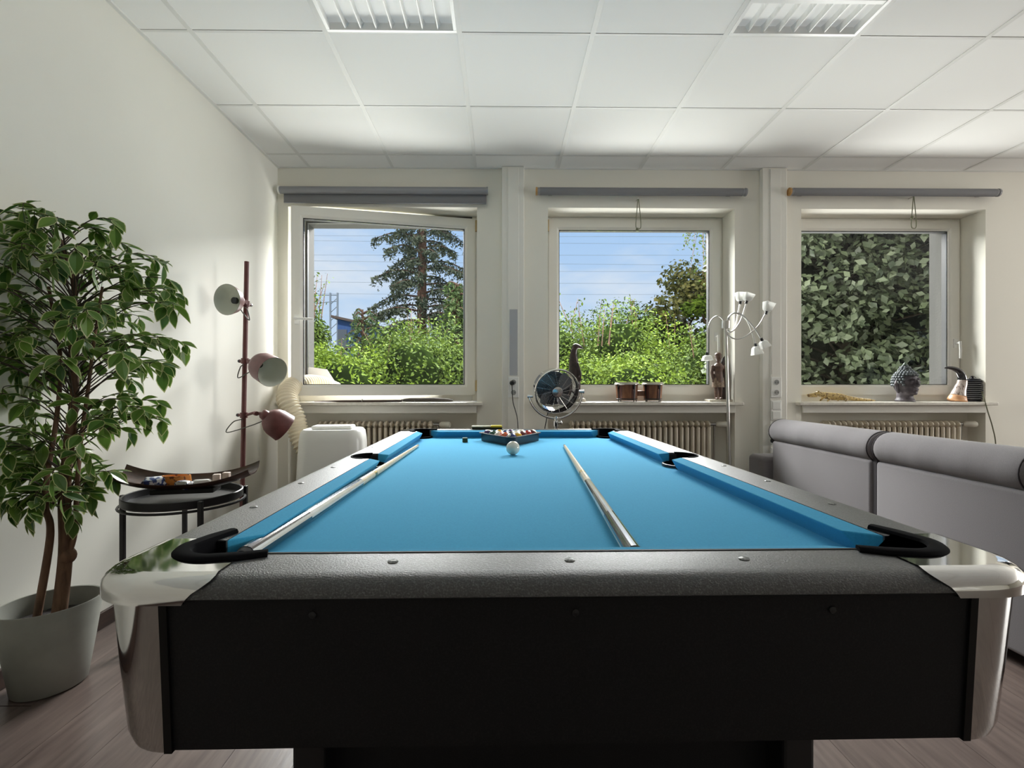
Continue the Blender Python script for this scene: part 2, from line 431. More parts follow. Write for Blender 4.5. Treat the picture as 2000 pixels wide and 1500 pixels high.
for k, (a, b_) in enumerate(DUCTS):
    t = sempty('trim_%d' % (k+1), (a, YB, 0), ('white vertical cable duct between the open window and the second window', 'white vertical cable duct between the second and third windows')[k], 'cable duct')
    wd = b_-a; mid = wd/2+0.004
    MB().box(0, wd, -0.050, -0.0005, 0.0, ZC-0.001).build('duct_body', M_PVC, t, bevel=0.004)
    MB().box(mid-0.041, mid+0.041, -0.055, -0.0502, 0.02, ZC-0.012).build('duct_cover', M_PVC, t, bevel=0.0015)
    if k == 0:
        MB().box(mid-0.030, mid+0.030, -0.0575, -0.0552, 1.11, 1.61).build('cover_inlay', M_GREYIN, t)
        socket(t, mid, -0.0552, 1.02, 2)
    else:
        MB().box(mid-0.030, mid+0.030, -0.0575, -0.0552, 1.12, 1.62).build('cover_inlay', M_PVC, t)
        socket(t, mid, -0.0552, 1.02, 2)
        sp = MB().box(mid-0.040, mid+0.040, -0.065, -0.0552, 0.77, 0.92).build('switch_plate', M_WHITE, t, bevel=0.003)
        for zz in (0.808, 0.882): MB().box(mid-0.031, mid+0.031, -0.070, -0.0652, zz-0.029, zz+0.029).build('rocker', M_WHITE, sp, bevel=0.003)
        socket(t, mid, -0.0552, 0.66, 2)
        socket(t, mid, -0.0552, 0.52, 1)

# ---------------------------------------------------------------- windows
def ring(mb, x0, x1, z0, z1, wl, wr, wb, wt, y0, y1):
    mb.box(x0, x0+wl, y0, y1, z0, z1); mb.box(x1-wr, x1, y0, y1, z0, z1)
    mb.box(x0+wl, x1-wr, y0, y1, z0, z0+wb); mb.box(x0+wl, x1-wr, y0, y1, z1-wt, z1)
    return mb
def mitred(parent, x0, x1, z0, z1, wd, y0, y1, name, m_):
    """four mitred profiles with a stepped face, each its own piece"""
    o_ = [(x0, z0), (x1, z0), (x1, z1), (x0, z1)]
    i_ = [(x0+wd, z0+wd), (x1-wd, z0+wd), (x1-wd, z1-wd), (x0+wd, z1-wd)]
    s_ = [(x0+wd*0.78, z0+wd*0.78), (x1-wd*0.78, z0+wd*0.78), (x1-wd*0.78, z1-wd*0.78), (x0+wd*0.78, z1-wd*0.78)]
    for k in range(4):
        j = (k+1) % 4; g = 0.0004
        mb = MB()
        ra = [(o_[k][0], y1, o_[k][1]), (o_[k][0], y0, o_[k][1]), (s_[k][0], y0, s_[k][1]), (i_[k][0], y0+0.012, i_[k][1]), (i_[k][0], y1, i_[k][1])]
        rb = [(o_[j][0], y1, o_[j][1]), (o_[j][0], y0, o_[j][1]), (s_[j][0], y0, s_[j][1]), (i_[j][0], y0+0.012, i_[j][1]), (i_[j][0], y1, i_[j][1])]
        mb.loft([ra, rb]); mb.build(name, m_, parent)
def handle(parent, x, y, z, dirn):
    """window handle; dirn = unit (dx, dz) of the lever"""
    dx, dz = dirn
    h_ = MB(); h_.box(x-0.014, x+0.014, y-0.010, y, z-0.035, z+0.035)
    h_.tube([(x, y-0.008, z), (x, y-0.048, z)], 0.009, 10)
    e0 = (x-dx*0.012, y-0.048, z-dz*0.012)
    h_.tube([e0, (x+dx*0.06, y-0.052, z+dz*0.06), (x+dx*0.125, y-0.050, z+dz*0.125)], [0.010, 0.0095, 0.008], 10)
    return h_.build('handle', M_WHITE, parent, smooth=40)
WLAB = ['white window with its sash swung into the room, next to the side wall', 'closed white window behind the fan and the bongo drums', 'closed white window behind the grey head sculpture, dark foliage outside', 'white window beyond the right edge of the picture', 'last white window at the far right end of the room']
for k, (a, b_) in enumerate(WIN):
    t = sempty('window_%d' % (k+1), (a, YB, WS), WLAB[k], 'window')
    Wd, Ht = b_-a, WT-WS
    if k:
        ring(MB(), 0.001, Wd-0.001, 0.0, Ht-0.001, 0.048, 0.048, 0.066, 0.040, 0.215, 0.285).build('window_frame', M_PVC, t, bevel=0.003)
    else:
        f0 = MB(); f0.box(Wd-0.049, Wd-0.001, 0.215, 0.285, 0.0, Ht-0.001); f0.box(0.001, Wd-0.0495, 0.215, 0.285, 0.0, 0.066); f0.build('window_frame', M_PVC, t, bevel=0.003)
        f0 = MB(); f0.box(0.001, 0.049, 0.215, 0.285, 0.0665, Ht-0.001); f0.box(0.0495, Wd-0.0495, 0.215, 0.285, Ht-0.041, Ht-0.001); f0.build('frame_rebate', M_PVCD, t, bevel=0.003)  # left and top greyed to paint shade onto the white frame
    # reveal lining outside, darkened to offset the strong light of the added panel
    MB().box(-0.045, Wd+0.045, -0.060, 0.213, -0.026, -0.0005).build('window_sill', M_SILL, t, bevel=0.006)
    MB().box(0.002, Wd-0.002, -0.018, 0.10, -0.085, -0.0275).build('sill_fascia', M_PVC, t, bevel=0.003)
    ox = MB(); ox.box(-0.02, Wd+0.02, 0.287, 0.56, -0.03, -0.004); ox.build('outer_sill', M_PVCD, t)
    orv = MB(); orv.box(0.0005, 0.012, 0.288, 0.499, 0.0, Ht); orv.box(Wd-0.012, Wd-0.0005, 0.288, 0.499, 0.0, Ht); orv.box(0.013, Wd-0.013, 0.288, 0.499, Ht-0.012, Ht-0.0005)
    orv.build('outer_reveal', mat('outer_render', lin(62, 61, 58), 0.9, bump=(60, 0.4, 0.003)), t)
    x0, x1, z0, z1 = 0.026, Wd-0.026, 0.050, Ht-0.022
    sash = bpy.data.objects.new('sash', None); COL.objects.link(sash); sash.parent = t; sash.empty_display_size = 0.1
    if k == 0:
        HX, HY = x1+0.004, 0.205
        sash.location = (HX, HY, 0); sash.rotation_euler = (0, 0, math.radians(12.0))
        dx_, dy_ = -HX, 0.0
    else:
        sash.location = (0, 0.200, 0); dx_, dy_ = 0.0, 0.0
    yy0, yy1 = dy_-0.004, dy_+0.062
    mitred(sash, x0+dx_, x1+dx_, z0, z1, 0.082, yy0, yy1, 'sash_profile', M_PVC)
    gx0, gx1, gz0, gz1 = x0+dx_+0.082, x1+dx_-0.082, z0+0.082, z1-0.082
    ring(MB(), gx0-0.001, gx1+0.001, gz0-0.001, gz1+0.001, 0.006, 0.006, 0.006, 0.006, yy0+0.020, yy1+0.001).build('gasket', M_RUB, sash)
    MB().box(gx0+0.0055, gx1-0.0055, yy0+0.023, yy0+0.027, gz0+0.0055, gz1-0.0055).build('pane', M_GLASS, sash)
    if k == 0:
        handle(sash, x0+dx_+0.040, yy0, 0.62, (1, 0))
        hb = MB()
        for zz in (z0+0.03, z1-0.10): hb.box(x1+dx_+0.001, x1+dx_+0.020, -0.012, 0.012, zz, zz+0.09)
        hb.build('hinge', mat('hinge_cover', lin(190, 165, 120), 0.4, bump=(20, 0.02, 0.001)), sash, bevel=0.003)
        ring(MB(), 0.050, Wd-0.050, 0.068, Ht-0.042, 0.010, 0.010, 0.010, 0.010, 0.225, 0.235).build('frame_seal', M_RUB, t)
        st_ = MB(); st_.box(0.0485, 0.054, 0.240, 0.262, 0.12, Ht-0.10)
        st_.build('lock_strip', M_STEEL, t)
    else:
        handle(sash, x1-0.036, yy0, 0.52 if k == 1 else 0.47, (0, -1))
        hb = MB()
        hb.box(0.010, 0.026, 0.185, 0.205, z1-0.10, z1-0.005); hb.box(0.010, 0.026, 0.185, 0.205, z0+0.02, z0+0.115)
        hb.build('hinge', mat('hinge_cover', lin(190, 165, 120), 0.4), t, bevel=0.003)

# ---------------------------------------------------------------- radiators
def rib_mesh():
    r = MB(); h = 0.62
    for dy in (-0.045, 0.0, 0.045):
        r.tube([(0, dy, 0.02), (0, dy, h-0.02)], 0.0125, 8)
    r.ell((0, 0, h), (0.017, 0.064, 0.032), 10, 6); r.ell((0, 0, 0), (0.017, 0.064, 0.032), 10, 6)
    r.cyl((-0.022, 0, h), (0.022, 0, h), 0.016, n=8); r.cyl((-0.022, 0, 0), (0.022, 0, 0), 0.016, n=8)
    return r
rib0 = None
RADS = [(-1.40, 21, 'cream ribbed radiator below the open window'), (0.55, 26, 'cream ribbed radiator below the second window, behind the fan'), (2.55, 25, 'cream ribbed radiator below the third window, behind the sofa')]
for rx, n_, lab in RADS:
    t = thing('radiator', lab, 'radiator', (rx, 3.915, 0.0), 0, 'cream column radiators')
    for i in range(n_):
        if rib0 is None:
            rib0 = rib_mesh().build('rib', M_RAD, t, smooth=50); rib0.location = (0.0, 0, 0.11)
        else: link_copy(rib0, t, (0.0425*i, 0, 0.11))
    v = MB(); xe = 0.0425*(n_-1)
    v.cyl((xe+0.02, 0, 0.73), (xe+0.075, 0, 0.73), 0.012, n=10)
    v.cyl((xe+0.06, 0, 0.73), (xe+0.06, 0.03, 0.0), 0.009, n=8)
    v.build('pipe', M_STEEL, t, smooth=40)
    for xf in (xe-0.1, 0.05): MB().cyl((xf, 0, 0.08), (xf, 0, 0.0), 0.011, n=8).build('foot', M_STEEL, t, smooth=40)
    hd = MB(); hd.tube([(xe+0.075, 0, 0.73), (xe+0.085, -0.005, 0.73), (xe+0.145, -0.03, 0.73), (xe+0.155, -0.034, 0.73)], [0.015, 0.023, 0.026, 0.018], 12)
    hd.build('thermostat_head', M_CREAM, t, smooth=40)

# ---------------------------------------------------------------- roller blinds
def blind(x0, x1, ztop, lab, fabric, endcap):
    t = thing('roller_blind', lab, 'roller blind', (x0, 3.79, ztop), 0, 'grey roller blinds above the windows')
    wd = x1-x0; r = 0.027
    MB().cyl((0.012, 0, -r), (wd-0.012, 0, -r), r, n=20).build('roller', M_ALU, t, smooth=40)
    for xx in (0.0, wd-0.012): MB().tube([(xx, 0, -r), (xx+0.012, 0, -r)], [r+0.003]*2, 20).build('end_cap', endcap if xx == 0 else M_ALU, t, smooth=40)
    br = MB()
    for xx in (0.10, wd-0.13): br.box(xx, xx+0.03, r*0.5, 0.06, -r-0.012, -r+0.02)
    br.build('bracket', M_STEEL, t)
    if fabric:
        MB().box(0.03, wd-0.012, 0.021, 0.024, -0.108, -r).build('fabric', M_BLIND, t)
        MB().box(0.03, wd-0.012, 0.016, 0.028, -0.118, -0.106).build('bottom_bar', M_BLIND, t, bevel=0.003)
    else:
        MB().cyl((0.03, 0, -r), (wd-0.03, 0, -r), r+0.0015, n=20).build('fabric', M_BLIND, t, smooth=40)
    return t
blind(-1.672, -0.099, 2.530, 'grey roller blind let down a little above the open window', True, M_WHITE)
blind(0.262, 1.862, 2.530, 'rolled up grey blind above the second window, wooden end at left', False, M_BEECH)
blind(2.188, 3.805, 2.535, 'rolled up grey blind above the third window, wooden end at left', False, M_BEECH)
M_CORD = mat('cord_green_grey', lin(120, 122, 98), 0.7, bump=(300, 0.1, 0.001))
for px_, yt, yb_, lab in ((1246, 388, 447, 'thin pull cord loop hanging in front of the second window'), (1784, 384, 446, 'thin green pull cord loop hanging in front of the third window')):
    p0 = at(px_, yt, 3.80); p1 = at(px_, yb_, 3.80); hh = p0.z-p1.z
    t = thing('pull_cord', lab, 'cord', (p0.x, 3.80, p0.z), 0, 'pull cord loops of the blinds')
    MB().tube(spline([(0.0, 0, 0), (-0.008, 0, -hh*0.4), (-0.016, 0, -hh*0.9), (0.0, 0, -hh), (0.022, 0, -hh*0.92), (0.014, 0, -hh*0.4), (0.004, 0, 0)], 6), 0.0032, 6).build('loop', M_CORD, t, smooth=60)
    MB().ell((-0.006 if px_ < 1500 else -0.012, -0.002, -hh*(1.02 if px_ < 1500 else 0.66)), (0.012, 0.010, 0.014), 8, 6).build('knot', M_CORD, t, smooth=60)
    MB().cyl((0, 0.048, 0), (0, -0.004, 0), 0.004, n=8).build('hook', M_STEEL, t)
# ================================================================ pool table
M_CLOTH = mat('blue_cloth', lin(66, 165, 208), 0.95, noise=(260, lin(60, 156, 200), 0.3, 0.7), bump=(900, 0.15, 0.001), spec=0.2, sheen=0.04)
M_RAIL = mat('speckled_black_laminate', (0.024, 0.025, 0.026), 0.45, noise=(420, (0.10, 0.103, 0.105), 0.50, 0.66), bump=(380, 0.8, 0.0025), spec=0.9, coat=0.6, coat_rough=0.40)
M_APRON = mat('black_laminate', (0.008, 0.008, 0.009), 0.55, noise=(420, (0.014, 0.014, 0.015), 0.45, 0.7), bump=(420, 0.15, 0.001), spec=0.3)
M_POCK = mat('pocket_rubber', (0.005, 0.005, 0.006), 0.85, spec=0.05, bump=(250, 0.05, 0.001))
M_TRIM = mat('dark_trim', (0.02, 0.02, 0.02), 0.3, metal=0.6, bump=(60, 0.02, 0.001))
M_PEARL = mat('pearl_inlay', lin(150, 152, 150), 0.25, noise=(300, lin(110, 112, 112), 0.4, 0.6))
TC, TR = Vector((0.086, 1.77, 0)), 0.0099
tab = thing('pool_table', 'black pool table with blue cloth and chrome corners', 'pool table', TC, TR)
def tw(x, y, z):                                # table local to room
    return Vector((TC.x+x*math.cos(TR)-y*math.sin(TR), TC.y+x*math.sin(TR)+y*math.cos(TR), z))
ZB, ZR = 0.745, 0.785                           # cloth, rail top
NX, NY = 0.495, 0.99                            # cushion noses
OX, OY = 0.645, 1.13                            # outer edge of the rails
RI = 0.037                                      # cushion width
CAPX, CAPY = 0.472, 0.962                       # where the chrome corners begin

# slate bed with cloth, six pocket cut-outs
pc, pr, sc_, sr = (0.522, 1.015), 0.060, 0.555, 0.062
out = []
def arc(cx_, cy_, r, a0, a1, n=10): return [(cx_+r*math.cos(a0+(a1-a0)*i/n), cy_+r*math.sin(a0+(a1-a0)*i/n)) for i in range(n+1)]
bx_, by_ = 0.56, 1.05
def corner_arc(sx, sy):
    """points of the pocket circle that lie inside the bed, ordered counter-clockwise seen from the bed"""
    dx = bx_-pc[0]; dy = by_-pc[1]
    ax = math.atan2(dy, -math.sqrt(pr*pr-dy*dy)); ay = math.atan2(-math.sqrt(pr*pr-dx*dx), dx)
    # in the (+,+) quadrant: from (bx_, y) to (x, by_) through the inside
    a0, a1 = ay, ax-2*PI
    pts = arc(pc[0], pc[1], pr, a0, a1, 12)
    pts = [(sx*x_, sy*y_) for x_, y_ in pts]
    return pts
ne = corner_arc(1, 1); nw = corner_arc(-1, 1)[::-1]; sw = corner_arc(-1, -1); se = corner_arc(1, -1)[::-1]
hs = math.sqrt(sr*sr-(sc_-bx_)**2)
east = [(2*sc_-x_ if False else x_, y_) for x_, y_ in arc(sc_, 0, sr, -PI/2+0.08, -PI*1.5-0.08, 12)]
east = [(min(x_, bx_), y_) for x_, y_ in east]
west = [(-x_, -y_) for x_, y_ in east]
poly = east+ne+nw+west+sw+se
def ngon(name, polys, m_, parent, depth=None, smooth=None, bevel=None):
    bm = bmesh.new()
    for poly_, z in polys:
        vs_ = [bm.verts.new((x_, y_, z)) for x_, y_ in poly_]
        f_ = bm.faces.new(vs_)
        if f_.normal.z < 0: f_.normal_flip()
        if depth:
            g = bmesh.ops.extrude_face_region(bm, geom=[f_])
            bmesh.ops.translate(bm, vec=(0, 0, depth), verts=[v_ for v_ in g['geom'] if isinstance(v_, bmesh.types.BMVert)])
    bmesh.ops.triangulate(bm, faces=[f_ for f_ in bm.faces if len(f_.verts) > 4])
    bmesh.ops.recalc_face_normals(bm, faces=bm.faces)
    me = bpy.data.meshes.new(name); bm.to_mesh(me); bm.free(); me.materials.append(m_)
    o = bpy.data.objects.new(name, me); COL.objects.link(o); o.parent = parent
    return o
ngon('bed_cloth', [(poly, ZB-0.028)], M_CLOTH, tab, depth=0.028)

# cushions: profile lofted between mitred ends; u = distance outward from the nose
prof = [(0.0, ZR-0.006), (RI, ZR-0.0005), (RI, ZB-0.02), (0.022, ZB-0.02), (0.020, ZB+0.001), (0.003, ZR-0.012)]
def cushion(p0, p1, nrm, e0, e1, name='cushion'):
    """nose from p0 to p1, nrm outward; e0/e1 = how much longer the back edge is at each end"""
    p0 = Vector((*p0, 0)); p1 = Vector((*p1, 0)); nv = Vector((*nrm, 0)); tv = (p1-p0).normalized()
    r0 = [p0+nv*u-tv*e0*(u/RI)+Vector((0, 0, z)) for u, z in prof]
    r1 = [p1+nv*u+tv*e1*(u/RI)+Vector((0, 0, z)) for u, z in prof]
    return MB().loft([r0, r1]).build(name, M_CLOTH, tab, bevel=0.002)
ct, st = 0.080, 0.070
EC, ES = 0.056, 0.010                           # back edge is longer than the nose
for sx in (-1, 1):
    cushion((sx*NX, -(NY-ct)), (sx*NX, -st), (sx, 0), EC*0.9, ES)
    cushion((sx*NX, st), (sx*NX, NY-ct), (sx, 0), ES, EC*0.9)
for sy in (-1, 1):
    cushion((-(NX-ct), sy*NY), (NX-ct, sy*NY), (0, sy), EC*0.9, EC*0.9)

# rails with bullnose, notched at the side pockets
BN = [(0.030, 0.0), (0.020, -0.0018), (0.011, -0.0055), (0.004, -0.0115), (0.0005, -0.018), (0.0, -0.024), (0.006, -0.027)]
def rail_section(inner, outer):
    return [(inner, ZR-0.03), (inner, ZR)]+[(outer-i_, ZR+z) for i_, z in BN]+[(outer-0.02, ZR-0.03)]
for sx in (-1, 1):
    mb = MB(); rings = []
    ys = [-CAPY, -0.10, -0.066]+[0.066*math.sin(t) for t in np.linspace(-PI/2, PI/2, 17)[1:-1]]+[0.066, 0.10, CAPY]
    for y_ in ys:
        inn = NX+RI
        if abs(y_) < 0.0655: inn = max(inn, 0.553+math.sqrt(0.066**2-y_*y_)*0.80)
        rings.append([(sx*u, y_, z) for u, z in rail_section(inn, OX)])
    mb.loft(rings)
    for sy in (-1, 1): mb.loft([[(sx*u, sy*y_, z) for u, z in rail_section(OX-0.031, OX)] for y_ in (CAPY+0.0002, 1.03)])
    mb.build('rail', M_RAIL, tab, smooth=35)
for sy in (-1, 1):
    mb = MB()
    mb.loft([[(x_, sy*u, z) for u, z in rail_section(NY+RI, OY)] for x_ in (-CAPX, CAPX)])
    for sx in (-1, 1): mb.loft([[(sx*x_, sy*u, z) for u, z in rail_section(OY-0.031, OY)] for x_ in (CAPX+0.0002, 0.548)])
    mb.build('rail', M_RAIL, tab, smooth=35)
# seam strip between cushion and rail, and the sights
for sy in (-1, 1): MB().box(-CAPX+0.01, CAPX-0.01, sy*(NY+RI)-0.0022, sy*(NY+RI)+0.0022, ZR-0.004, ZR+0.0012).build('cushion_seam', M_RUB, tab)
sight0 = None
sp = [(sx*0.594, y_) for sx in (-1, 1) for y_ in (-0.7425, -0.495, -0.2475, 0.2475, 0.495, 0.7425)]+[(x_, sy*1.066) for sy in (-1, 1) for x_ in (-0.2475, 0, 0.2475)]
for x_, y_ in sp:
    if sight0 is None:
        sight0 = MB().lathe([(0.0, -0.002), (0.0075, -0.002), (0.0075, 0.0012), (0.005, 0.0022), (0.0, 0.0025)], n=14).build('rail_sight', M_PEARL, tab, smooth=40)
        sight0.location = (x_, y_, ZR)
    else: link_copy(sight0, tab, (x_, y_, ZR))

# chrome corner caps with pocket openings
CR = 0.095
def cap(sx, sy):
    pth = []                                     # outer edge, from the end rail round to the side rail, with normals
    pth.append((CAPX, OY, 0, 1)); pth.append((OX-CR, OY, 0, 1))
    for k in range(1, 12):
        t = PI/2-PI/2*k/12; pth.append((OX-CR+CR*math.cos(t), OY-CR+CR*math.sin(t), math.cos(t), math.sin(t)))
    pth.append((OX, OY-CR, 1, 0)); pth.append((OX, CAPY, 1, 0))
    bn = [(i_-0.0025, z+0.0022) for i_, z in BN[:-1]]+[(-0.0025, -0.030), (0.010, -0.031)]
    rings = []
    nP = len(pth)
    for q, (x_, y_, nx_, ny_) in enumerate(pth):
        rings.append([(sx*(x_-nx_*i_), sy*(y_-ny_*i_), ZR+z) for i_, z in bn])
    # the cap's lower edge sweeps over the rails beside it
    for q, dx, dy in ((0, -1, 0), (nP-1, 0, -1)):
        ext = (0.004, 0.006, 0.004, -0.004, -0.014, -0.02, -0.026, -0.026)
        rings[q] = [(p[0]+sx*dx*e_, p[1]+sy*dy*e_, p[2]) for p, e_ in zip(rings[q], ext)]
    mb = MB(); mb.loft(rings, closed=False)
    inner = [r[0] for r in rings]
    c_ = mb.build('corner_cap', M_CHROME, tab, smooth=60)
    # flat top plate around the pocket
    top = [(p[0], p[1]) for p in inner]
    hole = [(0.545, CAPY-0.003)]+arc(0.516, 1.004, 0.057, -0.30, PI/2+0.30, 12)+[(CAPX-0.003, NY+RI)]
    top2 = top+[(sx*x_, sy*y_) for x_, y_ in hole]
    pl_ = ngon('top_plate', [(top2, ZR+0.0021)], M_CHROME, c_)
    # pocket rim: rounded black band hugging the pocket
    pth2 = [(0.436, 1.030), (0.470, 1.042)]+[(x_, y_) for x_, y_ in arc(0.514, 1.000, 0.050, PI/2+0.05, -0.05, 12)]+[(0.552, 0.955), (0.539, 0.920)]
    P_ = [Vector((sx*x_, sy*y_, 0)) for x_, y_ in pth2]
    rg = []
    cen = Vector((sx*0.46, sy*0.94, 0))
    for q in range(len(P_)):
        tn = (P_[min(q+1, len(P_)-1)]-P_[max(q-1, 0)]).normalized(); nn = Vector((-tn.y, tn.x, 0))
        if nn.dot(P_[q]-cen) < 0: nn = -nn
        k_ = 0.75 if q in (0, len(P_)-1) else 1.0
        sec = [(-0.008, ZR-0.10), (-0.008, ZR+0.003), (-0.005, ZR+0.0065), (0.004, ZR+0.0075), (0.014, ZR+0.0065), (0.018, ZR+0.003), (0.018, ZR-0.004), (-0.002, ZR-0.012), (-0.002, ZR-0.10)]
        rg.append([P_[q]+nn*(i_*k_)+Vector((0, 0, z)) for i_, z in sec])
    MB().loft(rg).build('pocket_rim', M_POCK, tab, smooth=40)
    # pocket bag below
    mb = MB(); cx_, cy_ = sx*0.520, sy*1.006
    mb.lathe([(0.066, -0.03), (0.066, -0.12), (0.05, -0.17), (0.0, -0.185), (0.0, -0.18), (0.045, -0.165), (0.060, -0.12), (0.060, -0.03)], (cx_, cy_, ZR), 20)
    mb.build('pocket_cup', M_POCK, tab, smooth=50)
    return c_
for sx in (-1, 1):
    for sy in (-1, 1): cap(sx, sy)
# black linings on the rail ends inside the corner pockets
for sx in (-1, 1):
    for sy in (-1, 1):
        q = MB(); q.box(*sorted((sx*0.5325, sx*0.602)), *sorted((sy*0.9622, sy*0.9645)), ZB-0.03, ZR-0.001)
        q.build('pocket_lining', M_POCK, tab)
        q = MB(); q.box(*sorted((sx*0.4722, sx*0.4745)), *sorted((sy*1.0275, sy*1.085)), ZB-0.03, ZR-0.001)
        q.build('pocket_lining', M_POCK, tab)
# side pockets
for sx in (-1, 1):
    rg = []
    for t in np.linspace(-PI*0.5, PI*0.5, 17):
        d = Vector((sx*math.cos(t)*0.80, math.sin(t), 0)); c_ = Vector((sx*0.553, 0, 0))
        rg.append([c_+d*r+Vector((0, 0, z)) for r, z in ((0.064, ZR-0.12), (0.064, ZR+0.0015), (0.0665, ZR+0.003), (0.071, ZR+0.002), (0.071, ZR-0.01), (0.0665, ZR-0.014), (0.0665, ZR-0.12))])
    mb = MB(); mb.loft(rg); mb.build('pocket_rim', M_POCK, tab, smooth=50)
    # jaw blocks closing the gap beside the cushions
    for sy in (-1, 1):
        MB().prism([(sx*0.512, sy*0.0690), (sx*0.533, sy*0.0625), (sx*0.560, sy*0.062), (sx*0.560, sy*0.090), (sx*0.528, sy*0.090)], ZB-0.03, ZR-0.006).build('pocket_jaw', M_BLACK, tab)
    MB().lathe([(0.072, -0.03), (0.072, -0.12), (0.05, -0.17), (0.0, -0.18), (0.0, -0.175), (0.045, -0.165), (0.066, -0.12), (0.066, -0.03)], (sx*0.560, 0, ZR), 20).build('pocket_cup', M_BLACK, tab, smooth=50)

# apron panels (slightly tapered), corner posts
ZT, ZA, TP = 0.757, 0.555, 0.012
AX, AY, PR = OX-0.010, OY-0.010, 0.085
PX, PY = 0.530, 1.012                            # inner ends of the chrome posts
for sy in (-1, 1):
    mb = MB()
    mb.loft([[(-PX, sy*(AY-t_-0.003), z), (PX, sy*(AY-t_-0.003), z), (PX, sy*(AY-0.03-t_), z), (-PX, sy*(AY-0.03-t_), z)] for t_, z in ((0, ZT), (TP, ZA))])
    mb.build('apron', M_APRON, tab)
for sx in (-1, 1):
    mb = MB()
    mb.loft([[(sx*(AX-t_-0.003), -PY, z), (sx*(AX-t_-0.003), PY, z), (sx*(AX-0.03-t_), PY, z), (sx*(AX-0.03-t_), -PY, z)] for t_, z in ((0, ZT), (TP, ZA))])
    mb.build('apron', M_APRON, tab)
for sx in (-1, 1):
    for sy in (-1, 1):
        rings = []
        for t_, z in ((0, ZT+0.003), (TP*0.5, (ZT+ZA)/2), (TP, ZA+0.012), (TP+0.004, ZA-0.004)):
            ax, ay = AX-t_, AY-t_
            o_ = [(PX+0.004, ay)]+[(ax-PR+PR*math.cos(a), ay-PR+PR*math.sin(a)) for a in np.linspace(PI/2, 0, 15)]+[(ax, PY+0.004)]
            i_ = [(PX+0.004, ay-0.02)]+[(ax-PR+(PR-0.02)*math.cos(a), ay-PR+(PR-0.02)*math.sin(a)) for a in np.linspace(PI/2, 0, 15)]+[(ax-0.02, PY+0.004)]
            rings.append([(sx*x_, sy*y_, z) for x_, y_ in o_+i_[::-1]])
        MB().loft(rings).build('corner_post', M_CHROME, tab, smooth=50)
        mb = MB()
        mb.loft([[(sx*(PX-0.006), sy*(AY-t_+0.001), z), (sx*(PX+0.004), sy*(AY-t_+0.001), z), (sx*(PX+0.004), sy*(AY-t_-0.03), z), (sx*(PX-0.006), sy*(AY-t_-0.03), z)] for t_, z in ((0, ZT), (TP, ZA-0.002))])
        mb.loft([[(sx*(AX-t_+0.001), sy*(PY-0.006), z), (sx*(AX-t_+0.001), sy*(PY+0.004), z), (sx*(AX-t_-0.03), sy*(PY+0.004), z), (sx*(AX-t_-0.03), sy*(PY-0.006), z)] for t_, z in ((0, ZT), (TP, ZA-0.002))])
        mb.build('post_trim', M_TRIM, tab)
for x_ in (-0.34, 0.0, 0.34):
    MB().lathe([(0, 0), (0.005, 0), (0.0045, 0.001), (0, 0.0015)], n=12).xform(Matrix.Translation((x_, -(AY-0.0025), 0.735)) @ Matrix.Rotation(PI/2, 4, 'X')).build('apron_bolt', M_BLKMET, tab, smooth=40)
MB().box(-0.52, 0.52, -1.0, 1.0, 0.56, 0.575).build('underside', M_APRON, tab)
MB().box(-0.50, 0.50, -0.93, 0.93, 0.60, ZB-0.03).build('slate_frame', M_APRON, tab)
# two end frames
for sy in (-1, 1):
    for sx in (-1, 1):
        MB().box(sx*0.395 if sx > 0 else -0.45, 0.45 if sx > 0 else -0.395, sy*0.80-0.11, sy*0.80+0.11, 0.035, 0.56).build('leg', M_BLKMET, tab, bevel=0.006)
        MB().lathe([(0.0, 0.0), (0.035, 0.0), (0.035, 0.012), (0.012, 0.016), (0.012, 0.036), (0, 0.036)], (sx*0.4225, sy*0.80, 0), 16).build('levelling_foot', M_BLACK, tab, smooth=40)
    MB().box(-0.395, 0.395, sy*0.80-0.05, sy*0.80+0.05, 0.06, 0.558).build('leg_panel', M_APRON, tab)
MB().box(-0.12, 0.12, -0.75, 0.75, 0.10, 0.20).build('stretcher', M_APRON, tab, bevel=0.004)

